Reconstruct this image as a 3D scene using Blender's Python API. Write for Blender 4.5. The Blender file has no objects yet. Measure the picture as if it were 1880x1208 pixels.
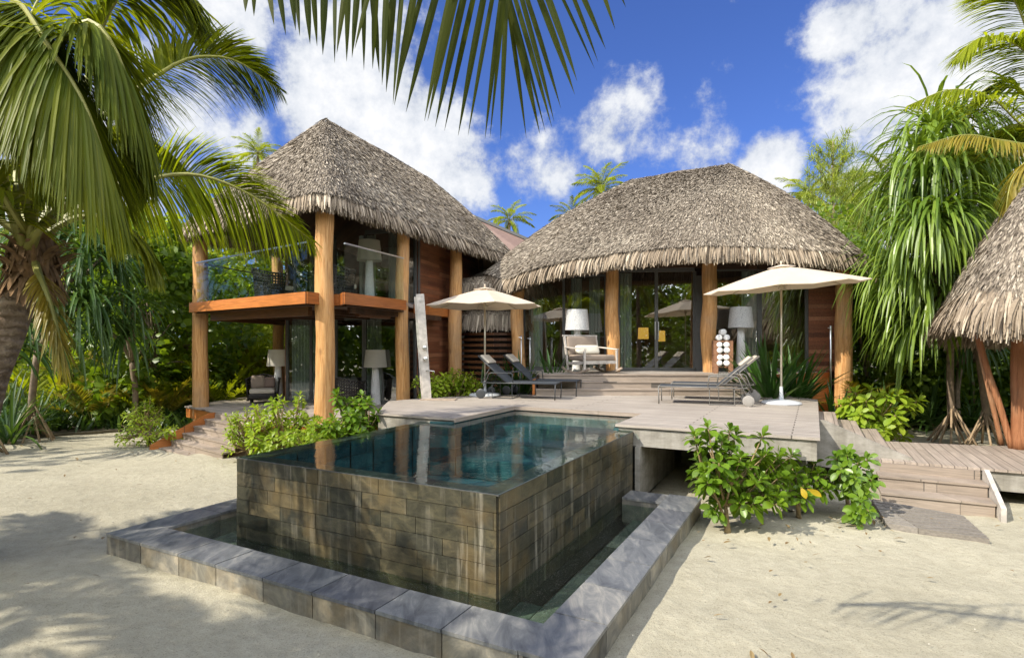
import bpy, math, random
import numpy as np
from mathutils import Vector, Matrix, Euler

random.seed(7)
RNG = np.random.default_rng(7)
F, CX, HY, H = 1040.0, 940.0, 634.0, 2.2
PI = math.pi

def G(px, py, z=0.0):
    """ground style point: pixel of the photograph read on the plane at height z"""
    Y = (H - z) * F / (py - HY)
    return Vector(((px - CX) / F * Y, Y, z))

def Q(px, py, Y):
    """pixel at a known distance"""
    return Vector(((px - CX) / F * Y, Y, H - (py - HY) / F * Y))

scene = bpy.context.scene
COL = scene.collection

# ------------------------------------------------------------------ mesh builder
def wloc(o):
    v = Vector((0, 0, 0))
    while o is not None:
        v += o.location
        o = o.parent
    return v

class MB:
    def __init__(self):
        self.V = []; self.Fc = []; self.n = 0
    def add(self, verts, faces):
        a = np.asarray(verts, dtype=np.float64).reshape(-1, 3)
        self.V.append(a)
        b = self.n
        if isinstance(faces, np.ndarray):
            self.Fc.append(faces + b)
        else:
            by = {}
            for f in faces:
                by.setdefault(len(f), []).append(f)
            for k, fs in by.items():
                self.Fc.append(np.asarray(fs, dtype=np.int64) + b)
        self.n += len(a)
        return self
    def build(self, name, mat, parent=None, smooth=False, loc=None, autosmooth=None):
        V = np.concatenate(self.V) if self.V else np.zeros((0, 3))
        me = bpy.data.meshes.new(name)
        o = bpy.data.objects.new(name, me)
        COL.objects.link(o)
        if parent is not None:
            o.parent = parent
            off = np.array(wloc(parent))
        else:
            off = np.array(loc if loc is not None else (0, 0, 0), dtype=float)
            o.location = off
        V = V - off
        me.vertices.add(len(V))
        me.vertices.foreach_set('co', V.astype(np.float32).ravel())
        tot = []; li = []
        for fa in self.Fc:
            tot.append(np.full(len(fa), fa.shape[1], dtype=np.int32))
            li.append(fa.ravel())
        tot = np.concatenate(tot); li = np.concatenate(li).astype(np.int32)
        start = np.concatenate(([0], np.cumsum(tot)[:-1])).astype(np.int32)
        me.loops.add(len(li)); me.loops.foreach_set('vertex_index', li)
        me.polygons.add(len(tot)); me.polygons.foreach_set('loop_start', start)
        me.polygons.foreach_set('loop_total', tot)
        me.update(calc_edges=True)
        me.polygons.foreach_set('use_smooth', np.full(len(tot), bool(smooth)))
        me.validate()
        me.materials.append(mat)
        if autosmooth:
            me.polygons.foreach_set('use_smooth', np.ones(len(tot), dtype=bool))
            try:
                me.set_sharp_from_angle(angle=math.radians(autosmooth))
            except Exception:
                pass
        return o

def nrm(a):
    return a / np.maximum(np.linalg.norm(a, axis=-1, keepdims=True), 1e-9)

def box(mb, c, s, rz=0.0, M=None):
    hx, hy, hz = s[0] / 2, s[1] / 2, s[2] / 2
    p = np.array([[-hx, -hy, -hz], [hx, -hy, -hz], [hx, hy, -hz], [-hx, hy, -hz], [-hx, -hy, hz], [hx, -hy, hz], [hx, hy, hz], [-hx, hy, hz]])
    if M is not None:
        p = p @ np.array(M.to_3x3()).T
    elif rz:
        ca, sa = math.cos(rz), math.sin(rz)
        p = p @ np.array([[ca, -sa, 0], [sa, ca, 0], [0, 0, 1]]).T
    p = p + np.array(c)
    mb.add(p, [(0, 3, 2, 1), (4, 5, 6, 7), (0, 1, 5, 4), (1, 2, 6, 5), (2, 3, 7, 6), (3, 0, 4, 7)])
    return mb

def rbox(mb, c, s, r=0.02, rz=0.0, M=None, seg=3):
    """box with rounded edges (soft cushions): superellipsoid-like grid"""
    n = 8
    hx, hy, hz = s[0] / 2, s[1] / 2, s[2] / 2
    us = np.linspace(-1, 1, n + 1)
    verts = []; faces = []
    def mp(p):
        q = np.array(p, dtype=float)
        h = np.array([hx, hy, hz])
        core = np.maximum(h - r, 1e-4)
        t = q * h
        cl = np.clip(t, -core, core)
        d = t - cl
        ln = np.linalg.norm(d)
        if ln > 1e-9:
            d = d / ln * min(r, ln * 1.0 if ln < r else r)
        return cl + d
    for ax in range(3):
        for sg in (-1, 1):
            b = len(verts)
            for i in range(n + 1):
                for j in range(n + 1):
                    p = [0, 0, 0]
                    p[ax] = sg; p[(ax + 1) % 3] = math.sin(us[i] * PI / 2); p[(ax + 2) % 3] = math.sin(us[j] * PI / 2)
                    verts.append(mp(p))
            for i in range(n):
                for j in range(n):
                    a = b + i * (n + 1) + j
                    f = (a, a + n + 1, a + n + 2, a + 1)
                    faces.append(f if sg > 0 else f[::-1])
    p = np.array(verts)
    if M is not None:
        p = p @ np.array(M.to_3x3()).T
    elif rz:
        ca, sa = math.cos(rz), math.sin(rz)
        p = p @ np.array([[ca, -sa, 0], [sa, ca, 0], [0, 0, 1]]).T
    mb.add(p + np.array(c), faces)
    return mb

def bar(mb, a, b, w, h, up=(0, 0, 1)):
    a = Vector(a); b = Vector(b); d = (b - a); L = d.length; d.normalize()
    u = Vector(up)
    if abs(d.dot(u)) > 0.95: u = Vector((0, 1, 0))
    s = d.cross(u).normalized(); u = s.cross(d).normalized()
    M = Matrix((s, d, u)).transposed()
    return box(mb, (a + b) / 2, (w, L, h), M=M)

def tube(mb, pts, rad, n=8, cap=True):
    pts = [Vector(p) for p in pts]
    if not hasattr(rad, '__len__'): rad = [rad] * len(pts)
    V = []; ref = None
    for i, p in enumerate(pts):
        t = (pts[min(i + 1, len(pts) - 1)] - pts[max(i - 1, 0)]).normalized()
        if ref is None:
            ref = Vector((1, 0, 0)) if abs(t.x) < 0.8 else Vector((0, 1, 0))
        s = (ref - t * ref.dot(t)).normalized(); ref = s
        u = t.cross(s)
        for k in range(n):
            a = 2 * PI * k / n
            V.append(p + (s * math.cos(a) + u * math.sin(a)) * rad[i])
    fs = []
    for i in range(len(pts) - 1):
        for k in range(n):
            a = i * n + k; b = i * n + (k + 1) % n
            fs.append((a, b, b + n, a + n))
    if cap:
        fs.append(tuple(range(n - 1, -1, -1)))
        fs.append(tuple((len(pts) - 1) * n + k for k in range(n)))
    mb.add([tuple(v) for v in V], fs)
    return mb

def lathe(mb, c, prof, n=24, M=None, cap=True):
    V = []
    for r, z in prof:
        for k in range(n):
            a = 2 * PI * k / n
            V.append((r * math.cos(a), r * math.sin(a), z))
    V = np.array(V)
    if M is not None: V = V @ np.array(M.to_3x3()).T
    V = V + np.array(c)
    fs = []
    for i in range(len(prof) - 1):
        for k in range(n):
            a = i * n + k; b = i * n + (k + 1) % n
            fs.append((a, b, b + n, a + n))
    if cap:
        fs.append(tuple(range(n - 1, -1, -1)))
        fs.append(tuple((len(prof) - 1) * n + k for k in range(n)))
    mb.add(V, fs)
    return mb

def prism(mb, poly, z0, z1):
    poly = [(p[0], p[1]) for p in poly]
    ar = sum(poly[i][0] * poly[(i + 1) % len(poly)][1] - poly[(i + 1) % len(poly)][0] * poly[i][1] for i in range(len(poly)))
    if ar < 0: poly = poly[::-1]
    n = len(poly)
    V = [(x, y, z0) for x, y in poly] + [(x, y, z1) for x, y in poly]
    fs = [(i, (i + 1) % n, n + (i + 1) % n, n + i) for i in range(n)]
    fs.append(tuple(range(n - 1, -1, -1))); fs.append(tuple(range(n, 2 * n)))
    mb.add(V, fs)
    return mb

def arr(x, n):
    return np.full(n, float(x)) if np.isscalar(x) else np.asarray(x, dtype=float)

def blades(mb, P, D, L, W, droop=0.0, nseg=3, prof=None, side=None, fold=0.0):
    P = np.asarray(P, dtype=float).reshape(-1, 3).copy(); n = len(P)
    if n == 0: return mb
    D = nrm(np.asarray(D, dtype=float).reshape(-1, 3)).copy()
    L = arr(L, n); W = arr(W, n); droop = arr(droop, n)
    if prof is None: prof = [0.7] + [1.0] * (nseg - 1) + [0.05]
    if side is None:
        side = np.cross(D, np.array([0, 0, 1.0]))
        bad = np.linalg.norm(side, axis=1) < 0.15
        side[bad] = np.cross(D[bad], np.array([1.0, 0.2, 0]))
    s = nrm(np.asarray(side, dtype=float)).copy()
    rings = []
    m = 3 if fold else 2
    for k in range(nseg + 1):
        s = nrm(s - D * np.sum(s * D, axis=1, keepdims=True))
        w = (W * prof[k] / 2)[:, None]
        if fold:
            nn = np.cross(s, D)
            rings.append(np.stack([P - s * w, P - nn * w * fold, P + s * w], axis=1))
        else:
            rings.append(np.stack([P - s * w, P + s * w], axis=1))
        if k < nseg:
            P = P + D * (L / nseg)[:, None]
            D = nrm(D + np.stack([np.zeros(n), np.zeros(n), -droop], axis=1))
    V = np.stack(rings, axis=1)          # n, nseg+1, m, 3
    base = np.arange(n)[:, None] * (nseg + 1) * m
    fs = []
    for k in range(nseg):
        for j in range(m - 1):
            a = k * m + j
            fs.append(np.stack([base[:, 0] + a, base[:, 0] + a + 1, base[:, 0] + a + m + 1, base[:, 0] + a + m], axis=1))
    mb.add(V.reshape(-1, 3), np.concatenate(fs))
    return mb

def spline(pts, n):
    pts = [Vector(p) for p in pts]
    P = [pts[0] * 2 - pts[1]] + pts + [pts[-1] * 2 - pts[-2]]
    out = []
    m = len(pts) - 1
    for i in range(n):
        t = i / (n - 1) * m
        k = min(int(t), m - 1); u = t - k
        a, b, c, d = P[k], P[k + 1], P[k + 2], P[k + 3]
        out.append(0.5 * ((2 * b) + (c - a) * u + (2 * a - 5 * b + 4 * c - d) * u * u + (3 * b - a - 3 * c + d) * u ** 3))
    return out

# ------------------------------------------------------------------ tags
def tag(o, label=None, cat=None, group=None, kind=None):
    if label: o['label'] = label
    if cat: o['category'] = cat
    if group: o['group'] = group
    if kind: o['kind'] = kind
    return o

def thing(name, label, cat, loc=(0, 0, 0), group=None):
    o = bpy.data.objects.new(name, None)
    COL.objects.link(o); o.location = loc
    o.empty_display_size = 0.2
    return tag(o, label, cat, group)

def copy_tree(o, parent=None):
    c = o.copy(); COL.objects.link(c)
    if parent is not None: c.parent = parent
    for ch in [x for x in bpy.data.objects if x.parent == o]:
        copy_tree(ch, c)
    return c

def place(o, loc, rz=0.0, label=None, sc=None):
    o.location = loc; o.rotation_euler = (0, 0, rz)
    if sc: o.scale = (sc, sc, sc) if np.isscalar(sc) else sc
    if label: o['label'] = label
    return o

# ------------------------------------------------------------------ materials
def newmat(name):
    m = bpy.data.materials.new(name); m.use_nodes = True
    nt = m.node_tree; nt.nodes.clear()
    out = nt.nodes.new('ShaderNodeOutputMaterial')
    return m, nt, out

def N(nt, typ, **kw):
    n = nt.nodes.new(typ)
    for k, v in kw.items():
        if k.startswith('_'):
            n.inputs[k[1:].replace('_', ' ')].default_value = v
        else:
            setattr(n, k, v)
    return n

def ramp(nt, fac, cols):
    r = nt.nodes.new('ShaderNodeValToRGB')
    e = r.color_ramp.elements
    while len(e) < len(cols): e.new(0.5)
    for i, (p, c) in enumerate(cols):
        e[i].position = p; e[i].color = (c[0], c[1], c[2], 1)
    nt.links.new(fac, r.inputs[0])
    return r.outputs[0]

def coords(nt, scale=(1, 1, 1), rot=(0, 0, 0), typ='Object'):
    tc = nt.nodes.new('ShaderNodeTexCoord'); mp = nt.nodes.new('ShaderNodeMapping')
    mp.inputs['Scale'].default_value = scale; mp.inputs['Rotation'].default_value = rot
    nt.links.new(tc.outputs[typ], mp.inputs['Vector'])
    return mp.outputs[0]

def noise(nt, vec, scale=5, detail=4, rough=0.55, dist=0.0):
    n = N(nt, 'ShaderNodeTexNoise'); n.inputs['Scale'].default_value = scale
    n.inputs['Detail'].default_value = detail; n.inputs['Roughness'].default_value = rough
    n.inputs['Distortion'].default_value = dist
    nt.links.new(vec, n.inputs['Vector'])
    return n.outputs['Fac']

def mixc(nt, fac, a, b, mode='MIX'):
    m = nt.nodes.new('ShaderNodeMix'); m.data_type = 'RGBA'; m.blend_type = mode
    if isinstance(fac, (int, float)): m.inputs[0].default_value = fac
    else: nt.links.new(fac, m.inputs[0])
    for s, x in ((6, a), (7, b)):
        if isinstance(x, tuple): m.inputs[s].default_value = (x[0], x[1], x[2], 1)
        else: nt.links.new(x, m.inputs[s])
    return m.outputs[2]

def math_(nt, op, a, b=None, c=None):
    m = nt.nodes.new('ShaderNodeMath'); m.operation = op
    for i, x in enumerate((a, b, c)):
        if x is None: continue
        if isinstance(x, (int, float)): m.inputs[i].default_value = x
        else: nt.links.new(x, m.inputs[i])
    return m.outputs[0]

def bump(nt, h, strength=0.5, dist=0.01):
    b = N(nt, 'ShaderNodeBump'); b.inputs['Strength'].default_value = strength; b.inputs['Distance'].default_value = dist
    nt.links.new(h, b.inputs['Height'])
    return b.outputs[0]

def principled(nt, out, col, rough=0.6, spec=0.4, normal=None, metal=0.0):
    p = nt.nodes.new('ShaderNodeBsdfPrincipled')
    if isinstance(col, tuple): p.inputs['Base Color'].default_value = (col[0], col[1], col[2], 1)
    else: nt.links.new(col, p.inputs['Base Color'])
    if isinstance(rough, (int, float)): p.inputs['Roughness'].default_value = rough
    else: nt.links.new(rough, p.inputs['Roughness'])
    p.inputs['Specular IOR Level'].default_value = spec
    p.inputs['Metallic'].default_value = metal
    if normal is not None: nt.links.new(normal, p.inputs['Normal'])
    if out is not None: nt.links.new(p.outputs[0], out.inputs[0])
    return p

def island(nt):
    return nt.nodes.new('ShaderNodeNewGeometry').outputs['Random Per Island']

def simple(name, col, rough=0.6, metal=0.0, spec=0.4, var=0.15, nscale=6, bs=0.0):
    m, nt, out = newmat(name)
    v = coords(nt)
    f = noise(nt, v, nscale, 5)
    c = ramp(nt, f, [(0.25, tuple(x * (1 - var) for x in col)), (0.75, tuple(min(1, x * (1 + var)) for x in col))])
    nb = bump(nt, noise(nt, v, nscale * 12, 3), bs, 0.004) if bs else None
    principled(nt, out, c, rough, spec, nb, metal)
    return m

def leafmat(name, cols, trans=0.35, rough=0.42, spec=0.5):
    """cols: 3-4 colours from dark to bright, one picked per leaf"""
    m, nt, out = newmat(name)
    k = len(cols)
    r = island(nt)
    c = ramp(nt, r, [(i / (k - 1) * 0.96 + 0.02, cc) for i, cc in enumerate(cols)])
    f = noise(nt, coords(nt), 0.9, 3)
    c = mixc(nt, f, c, tuple(x * 0.55 for x in cols[0]), 'MIX') if False else mixc(nt, 0.55, c, ramp(nt, f, [(0.3, cols[0]), (0.7, cols[-1])]), 'MIX')
    p = principled(nt, None, c, rough, spec)
    t = nt.nodes.new('ShaderNodeBsdfTranslucent')
    c2 = mixc(nt, 1.0, c, (1.5, 1.45, 0.45), 'MULTIPLY')
    nt.links.new(c2, t.inputs[0])
    mx = nt.nodes.new('ShaderNodeMixShader'); mx.inputs[0].default_value = trans
    nt.links.new(p.outputs[0], mx.inputs[1]); nt.links.new(t.outputs[0], mx.inputs[2])
    nt.links.new(mx.outputs[0], out.inputs[0])
    return m

def wood_log(name='log', a=(0.27, 0.105, 0.03), b=(0.57, 0.30, 0.11), c=(0.70, 0.43, 0.2)):
    m, nt, out = newmat(name)
    v = coords(nt, (20, 20, 1.1))
    f1 = noise(nt, v, 1.1, 8, 0.66, 1.2)
    f2 = noise(nt, coords(nt, (1, 1, 0.6)), 2.2, 3)
    col = ramp(nt, f1, [(0.28, a), (0.5, b), (0.72, c)])
    col = mixc(nt, math_(nt, 'MULTIPLY', ramp(nt, f2, [(.45, (0, 0, 0)), (.7, (1, 1, 1))]), 0.6), col, (0.36, 0.24, 0.14))
    v3 = N(nt, 'ShaderNodeTexVoronoi'); v3.inputs['Scale'].default_value = 1.1
    nt.links.new(coords(nt, (2.2, 2.2, 1.0)), v3.inputs['Vector'])
    kn = ramp(nt, v3.outputs['Distance'], [(0.05, (1, 1, 1)), (0.13, (0, 0, 0))])
    col = mixc(nt, kn, col, (0.13, 0.06, 0.025))
    nb = bump(nt, f1, 0.9, 0.03)
    principled(nt, out, col, 0.62, 0.25, nb)
    return m

def plankmat(name, cols, bw, bl, rot=(0, 0, 0), rough=0.5, groove=(0.03, 0.02, 0.015), spec=0.35, gsize=0.02, grain=(1.2, 30, 30), bstr=0.5, bright=0.5):
    """boards: length along local X, width along local Y of the (rotated) object space"""
    m, nt, out = newmat(name)
    rots = rot if isinstance(rot, list) else [rot]
    v = coords(nt, (1, 1, 1), rots[0])
    for r2 in rots[1:]:
        mp2 = nt.nodes.new('ShaderNodeMapping'); mp2.inputs['Rotation'].default_value = r2
        nt.links.new(v, mp2.inputs['Vector']); v = mp2.outputs[0]
    br = N(nt, 'ShaderNodeTexBrick')
    br.inputs['Scale'].default_value = 1.0
    br.inputs['Brick Width'].default_value = bl; br.inputs['Row Height'].default_value = bw
    br.inputs['Mortar Size'].default_value = gsize * bw; br.inputs['Mortar Smooth'].default_value = 0.1
    br.inputs['Color1'].default_value = (0, 0, 0, 1); br.inputs['Color2'].default_value = (1, 1, 1, 1)
    br.inputs['Mortar'].default_value = (0.5, 0.5, 0.5, 1); br.offset = 0.37
    nt.links.new(v, br.inputs['Vector'])
    k = len(cols)
    c = ramp(nt, br.outputs['Color'], [(i / (k - 1), cc) for i, cc in enumerate(cols)])
    mp = nt.nodes.new('ShaderNodeMapping'); mp.inputs['Scale'].default_value = grain
    nt.links.new(v, mp.inputs['Vector'])
    g = noise(nt, mp.outputs[0], 1.0, 5, 0.6)
    c = mixc(nt, 0.75, c, ramp(nt, g, [(0.3, (0.55, 0.55, 0.55)), (0.7, (1.25, 1.22, 1.2))]), 'MULTIPLY')
    st = noise(nt, v, 0.7, 5, 0.65)
    c = mixc(nt, 0.5, c, ramp(nt, st, [(0.3, (0.65, 0.63, 0.6)), (0.7, (1.15, 1.15, 1.15))]), 'MULTIPLY')
    c = mixc(nt, br.outputs['Fac'], c, groove)
    hh = math_(nt, 'SUBTRACT', math_(nt, 'MULTIPLY', g, 0.15), br.outputs['Fac'])
    principled(nt, out, c, rough, spec, bump(nt, hh, bstr, 0.006))
    return m

def stone_tile(name, cols, rough=0.5, spec=0.5, stain=0.0, sv=(1, 1, 1)):
    m, nt, out = newmat(name)
    r = island(nt)
    k = len(cols)
    c = ramp(nt, r, [(i / (k - 1) * 0.96 + 0.02, cc) for i, cc in enumerate(cols)])
    v = coords(nt, sv, (0.3, 0.2, 0.5))
    n1 = noise(nt, v, 3.0, 10, 0.7, 0.7)
    c = mixc(nt, 0.9, c, ramp(nt, n1, [(0.3, (0.32, 0.33, 0.36)), (0.5, (0.95, 0.95, 0.93)), (0.7, (2.0, 1.85, 1.6))]), 'MULTIPLY')
    n2 = noise(nt, coords(nt, (1, 1, 1)), 5.0, 6, 0.7, 1.5)
    if stain:
        # lime runs: narrow and upright
        s = noise(nt, coords(nt, (7, 7, 0.45)), 2.0, 5, 0.65)
        s2 = noise(nt, coords(nt, (1, 1, 1)), 1.3, 3)
        fac = math_(nt, 'MULTIPLY', ramp(nt, s, [(0.52, (0, 0, 0)), (0.68, (1, 1, 1))]), ramp(nt, s2, [(0.40, (0, 0, 0)), (0.62, (1, 1, 1))]))
        c = mixc(nt, math_(nt, 'MULTIPLY', fac, stain), c, (0.42, 0.38, 0.3))
        rust = ramp(nt, noise(nt, coords(nt), 2.4, 5), [(0.5, (0, 0, 0)), (0.7, (1, 1, 1))])
        c = mixc(nt, math_(nt, 'MULTIPLY', rust, 0.5), c, (0.17, 0.115, 0.045))
    h = math_(nt, 'ADD', math_(nt, 'MULTIPLY', n1, 0.7), math_(nt, 'MULTIPLY', n2, 0.5))
    principled(nt, out, c, rough, spec, bump(nt, h, 0.55, 0.012))
    return m

def schlick(nt, r0, normal=None):
    g = nt.nodes.new('ShaderNodeNewGeometry'); d = nt.nodes.new('ShaderNodeVectorMath'); d.operation = 'DOT_PRODUCT'
    nt.links.new(g.outputs['Incoming'], d.inputs[0]); nt.links.new(normal if normal is not None else g.outputs['Normal'], d.inputs[1])
    c = math_(nt, 'ABSOLUTE', d.outputs['Value']); o = math_(nt, 'SUBTRACT', 1.0, c); o.node.use_clamp = True
    return math_(nt, 'ADD', math_(nt, 'MULTIPLY', math_(nt, 'POWER', o, 5.0), 1 - r0), r0)

def glassmat(name, tint=(0.75, 0.82, 0.78), refl=1.0, rough=0.0, ior=1.5, base=0.0):
    m, nt, out = newmat(name)
    fr = schlick(nt, 0.05)
    g = N(nt, 'ShaderNodeBsdfGlossy'); g.inputs['Roughness'].default_value = rough
    g.inputs['Color'].default_value = (0.95, 0.97, 0.95, 1)
    t = N(nt, 'ShaderNodeBsdfTransparent'); t.inputs['Color'].default_value = (*tint, 1)
    fac = math_(nt, 'ADD', math_(nt, 'MULTIPLY', fr, refl), base)
    fac.node.use_clamp = True
    mx = N(nt, 'ShaderNodeMixShader')
    nt.links.new(fac, mx.inputs[0]); nt.links.new(t.outputs[0], mx.inputs[1]); nt.links.new(g.outputs[0], mx.inputs[2])
    nt.links.new(mx.outputs[0], out.inputs[0])
    return m

def watermat(name, tint, scale, strength, dist=0.02, stretch=(1, 1, 1), refl=1.15):
    m, nt, out = newmat(name)
    v = coords(nt, stretch)
    n1 = noise(nt, v, scale, 3, 0.5, 0.6); n2 = noise(nt, v, scale * 3.7, 2, 0.5, 1.0)
    h = math_(nt, 'ADD', n1, math_(nt, 'MULTIPLY', n2, 0.3))
    nb = bump(nt, h, strength, dist)
    fr = schlick(nt, 0.022, nb)
    g = N(nt, 'ShaderNodeBsdfGlossy'); g.inputs['Roughness'].default_value = 0.01
    nt.links.new(nb, g.inputs['Normal'])
    t = N(nt, 'ShaderNodeBsdfTransparent'); t.inputs['Color'].default_value = (*tint, 1)
    fac = math_(nt, 'MULTIPLY', fr, refl); fac.node.use_clamp = True
    mx = N(nt, 'ShaderNodeMixShader')
    nt.links.new(fac, mx.inputs[0]); nt.links.new(t.outputs[0], mx.inputs[1]); nt.links.new(g.outputs[0], mx.inputs[2])
    nt.links.new(mx.outputs[0], out.inputs[0])
    return m

def fabric(name, col, scale=140, rough=0.85, var=0.1):
    m, nt, out = newmat(name)
    v = coords(nt)
    w1 = N(nt, 'ShaderNodeTexWave'); w1.inputs['Scale'].default_value = scale; w1.bands_direction = 'X'
    w2 = N(nt, 'ShaderNodeTexWave'); w2.inputs['Scale'].default_value = scale; w2.bands_direction = 'Z'
    nt.links.new(v, w1.inputs['Vector']); nt.links.new(v, w2.inputs['Vector'])
    f = math_(nt, 'MULTIPLY', math_(nt, 'ADD', w1.outputs['Fac'], w2.outputs['Fac']), 0.5)
    n = noise(nt, v, 4, 4)
    c = ramp(nt, n, [(0.3, tuple(x * (1 - var) for x in col)), (0.7, tuple(min(1, x * (1 + var)) for x in col))])
    principled(nt, out, c, rough, 0.15, bump(nt, f, 0.2, 0.003))
    return m

def woven(name, col, dark, scale=45, rough=0.7):
    m, nt, out = newmat(name)
    v = coords(nt)
    ck = N(nt, 'ShaderNodeTexVoronoi'); ck.inputs['Scale'].default_value = scale; ck.distance = 'CHEBYCHEV'; ck.inputs['Randomness'].default_value = 0.55
    nt.links.new(v, ck.inputs['Vector'])
    c = ramp(nt, ck.outputs['Distance'], [(0.25, col), (0.6, dark)])
    principled(nt, out, c, rough, 0.3, bump(nt, ck.outputs['Distance'], 0.8, 0.006))
    return m

M = {}
M['log'] = wood_log()
M['log_red'] = wood_log('log_red', (0.16, 0.06, 0.025), (0.32, 0.135, 0.06), (0.42, 0.2, 0.1))
M['fascia'] = plankmat('varnished_wood', [(0.32, 0.10, 0.025), (0.52, 0.19, 0.05), (0.42, 0.14, 0.035)], 50.0, 40.0, rough=0.28, spec=0.5, grain=(3, 3, 40), gsize=.0001)
M['beam'] = plankmat('beam_wood', [(0.11, 0.045, 0.02), (0.19, 0.085, 0.035)], 60.0, 40.0, rough=0.4, grain=(3, 3, 30), gsize=.0001)
M['darkwood'] = plankmat('dark_ceiling_wood', [(0.05, 0.025, 0.014), (0.1, 0.05, 0.025)], 0.14, 3.0, rough=0.5)
M['cladding'] = plankmat('red_cedar_cladding', [(0.10, 0.035, 0.018), (0.25, 0.09, 0.04), (0.16, 0.06, 0.028), (0.34, 0.15, 0.075)], 0.11, 1.1, rot=[(0, 0, -1.232), (-PI / 2, 0, 0)], rough=0.45, grain=(1.2, 25, 25))
M['deck'] = plankmat('composite_decking', [(0.36, 0.32, 0.275), (0.42, 0.375, 0.325), (0.39, 0.345, 0.295)], 0.145, 3.6, rot=(0, 0, 0.49), rough=0.6, groove=(0.1, 0.085, 0.07), gsize=0.06)
M['deck_e2'] = plankmat('boardwalk_decking', [(0.32, 0.265, 0.215), (0.38, 0.32, 0.265), (0.35, 0.29, 0.24)], 0.145, 6.0, rot=(0, 0, 0.49 + PI / 2), rough=0.6, groove=(0.13, 0.105, 0.085), gsize=0.045)
M['deck_terr'] = plankmat('terrace_decking', [(0.36, 0.31, 0.27), (0.43, 0.38, 0.33)], 0.145, 4.0, rot=(0, 0, 0.62), rough=0.6, groove=(0.12, 0.1, 0.085), gsize=0.06)
M['step'] = plankmat('step_decking', [(0.30, 0.245, 0.195), (0.36, 0.30, 0.245)], 30.0, 40.0, rough=0.6, groove=(0.1, 0.085, 0.07), grain=(2, 2, 60), gsize=.0001)
M['greywood'] = plankmat('weathered_grey_wood', [(0.2, 0.18, 0.155), (0.3, 0.275, 0.245)], 20, 90, rot=(0, 0, 0.2), rough=0.85, gsize=0.0001, grain=(3, 60, 60), bstr=1.0)
M['silverwood'] = simple('silvered_wood', (0.46, 0.42, 0.37), 0.7, var=0.35, nscale=9, bs=0.6)
M['teak'] = simple('aged_teak', (0.33, 0.26, 0.2), 0.65, var=0.3, nscale=14, bs=0.5)
M['rackwood'] = simple('brown_teak', (0.24, 0.12, 0.065), 0.55, var=0.25, nscale=14, bs=0.3)

def concrete():
    m, nt, out = newmat('board_marked_concrete')
    v = coords(nt)
    n1 = noise(nt, coords(nt, (1, 1, 2.2)), 2.2, 9, 0.7)
    c = ramp(nt, n1, [(0.3, (0.16, 0.145, 0.12)), (0.5, (0.27, 0.25, 0.215)), (0.72, (0.4, 0.375, 0.33))])
    n2 = noise(nt, coords(nt, (4, 4, 0.3)), 1.8, 4)
    c = mixc(nt, 0.6, c, ramp(nt, n2, [(0.35, (0.6, 0.58, 0.52)), (0.6, (1.1, 1.1, 1.1))]), 'MULTIPLY')
    principled(nt, out, c, 0.8, 0.3, bump(nt, n1, 0.4, 0.01))
    return m
M['concrete'] = concrete()

def sandmat():
    m, nt, out = newmat('coral_sand')
    v = coords(nt)
    n0 = noise(nt, v, 0.35, 5, 0.6)
    n1 = noise(nt, v, 6.0, 8, 0.7)
    n2 = noise(nt, v, 90.0, 3, 0.6)
    rk = N(nt, 'ShaderNodeTexWave'); rk.inputs['Scale'].default_value = 5.2; rk.inputs['Distortion'].default_value = 7.0
    rk.inputs['Detail'].default_value = 3; rk.inputs['Detail Scale'].default_value = 0.35
    nt.links.new(coords(nt, (0.55, 1.0, 1.0), (0, 0, -0.35)), rk.inputs['Vector'])
    c = ramp(nt, n0, [(0.3, (0.36, 0.33, 0.245)), (0.7, (0.46, 0.425, 0.325))])
    c = mixc(nt, 0.7, c, ramp(nt, n1, [(0.3, (0.8, 0.79, 0.76)), (0.7, (1.12, 1.12, 1.12))]), 'MULTIPLY')
    c = mixc(nt, 0.8, c, ramp(nt, n2, [(0.3, (0.4, 0.37, 0.32)), (0.44, (1, 1, 1))]), 'MULTIPLY')
    # bits of dry leaf and dark grains
    vo = N(nt, 'ShaderNodeTexVoronoi'); vo.inputs['Scale'].default_value = 9.0
    nt.links.new(v, vo.inputs['Vector'])
    sp = ramp(nt, vo.outputs['Distance'], [(0.03, (1, 1, 1)), (0.06, (0, 0, 0))])
    c = mixc(nt, math_(nt, 'MULTIPLY', sp, 0.6), c, (0.12, 0.09, 0.05))
    # a soil and leaf-litter floor where the wood stands (world Y far out and far left)
    h = math_(nt, 'ADD', math_(nt, 'MULTIPLY', n2, 0.12), math_(nt, 'ADD', math_(nt, 'MULTIPLY', n1, 0.9), math_(nt, 'MULTIPLY', rk.outputs['Fac'], 0.02)))
    principled(nt, out, c, 0.95, 0.1, bump(nt, h, 0.9, 0.035))
    return m
M['sand'] = sandmat()
M['slate'] = stone_tile('wet_slate_tile', [(0.022, 0.024, 0.018), (0.045, 0.044, 0.031), (0.075, 0.067, 0.042), (0.034, 0.036, 0.03), (0.10, 0.083, 0.048), (0.04, 0.041, 0.034)], 0.33, 0.5, stain=0.6, sv=(1.5, 1.5, 3.5))
M['slate_dark'] = stone_tile('dark_basin_tile', [(0.025, 0.06, 0.068), (0.038, 0.09, 0.10), (0.055, 0.12, 0.125)], 0.5, 0.3)
M['slate_blue'] = simple('blue_pool_floor', (0.022, 0.085, 0.10), 0.6, var=0.5, nscale=2)
M['coping'] = stone_tile('blue_grey_coping', [(0.08, 0.087, 0.097), (0.13, 0.138, 0.15), (0.21, 0.21, 0.205), (0.095, 0.10, 0.115), (0.16, 0.168, 0.178)], 0.38, 0.5, sv=(2.5, 0.8, 1))
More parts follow.
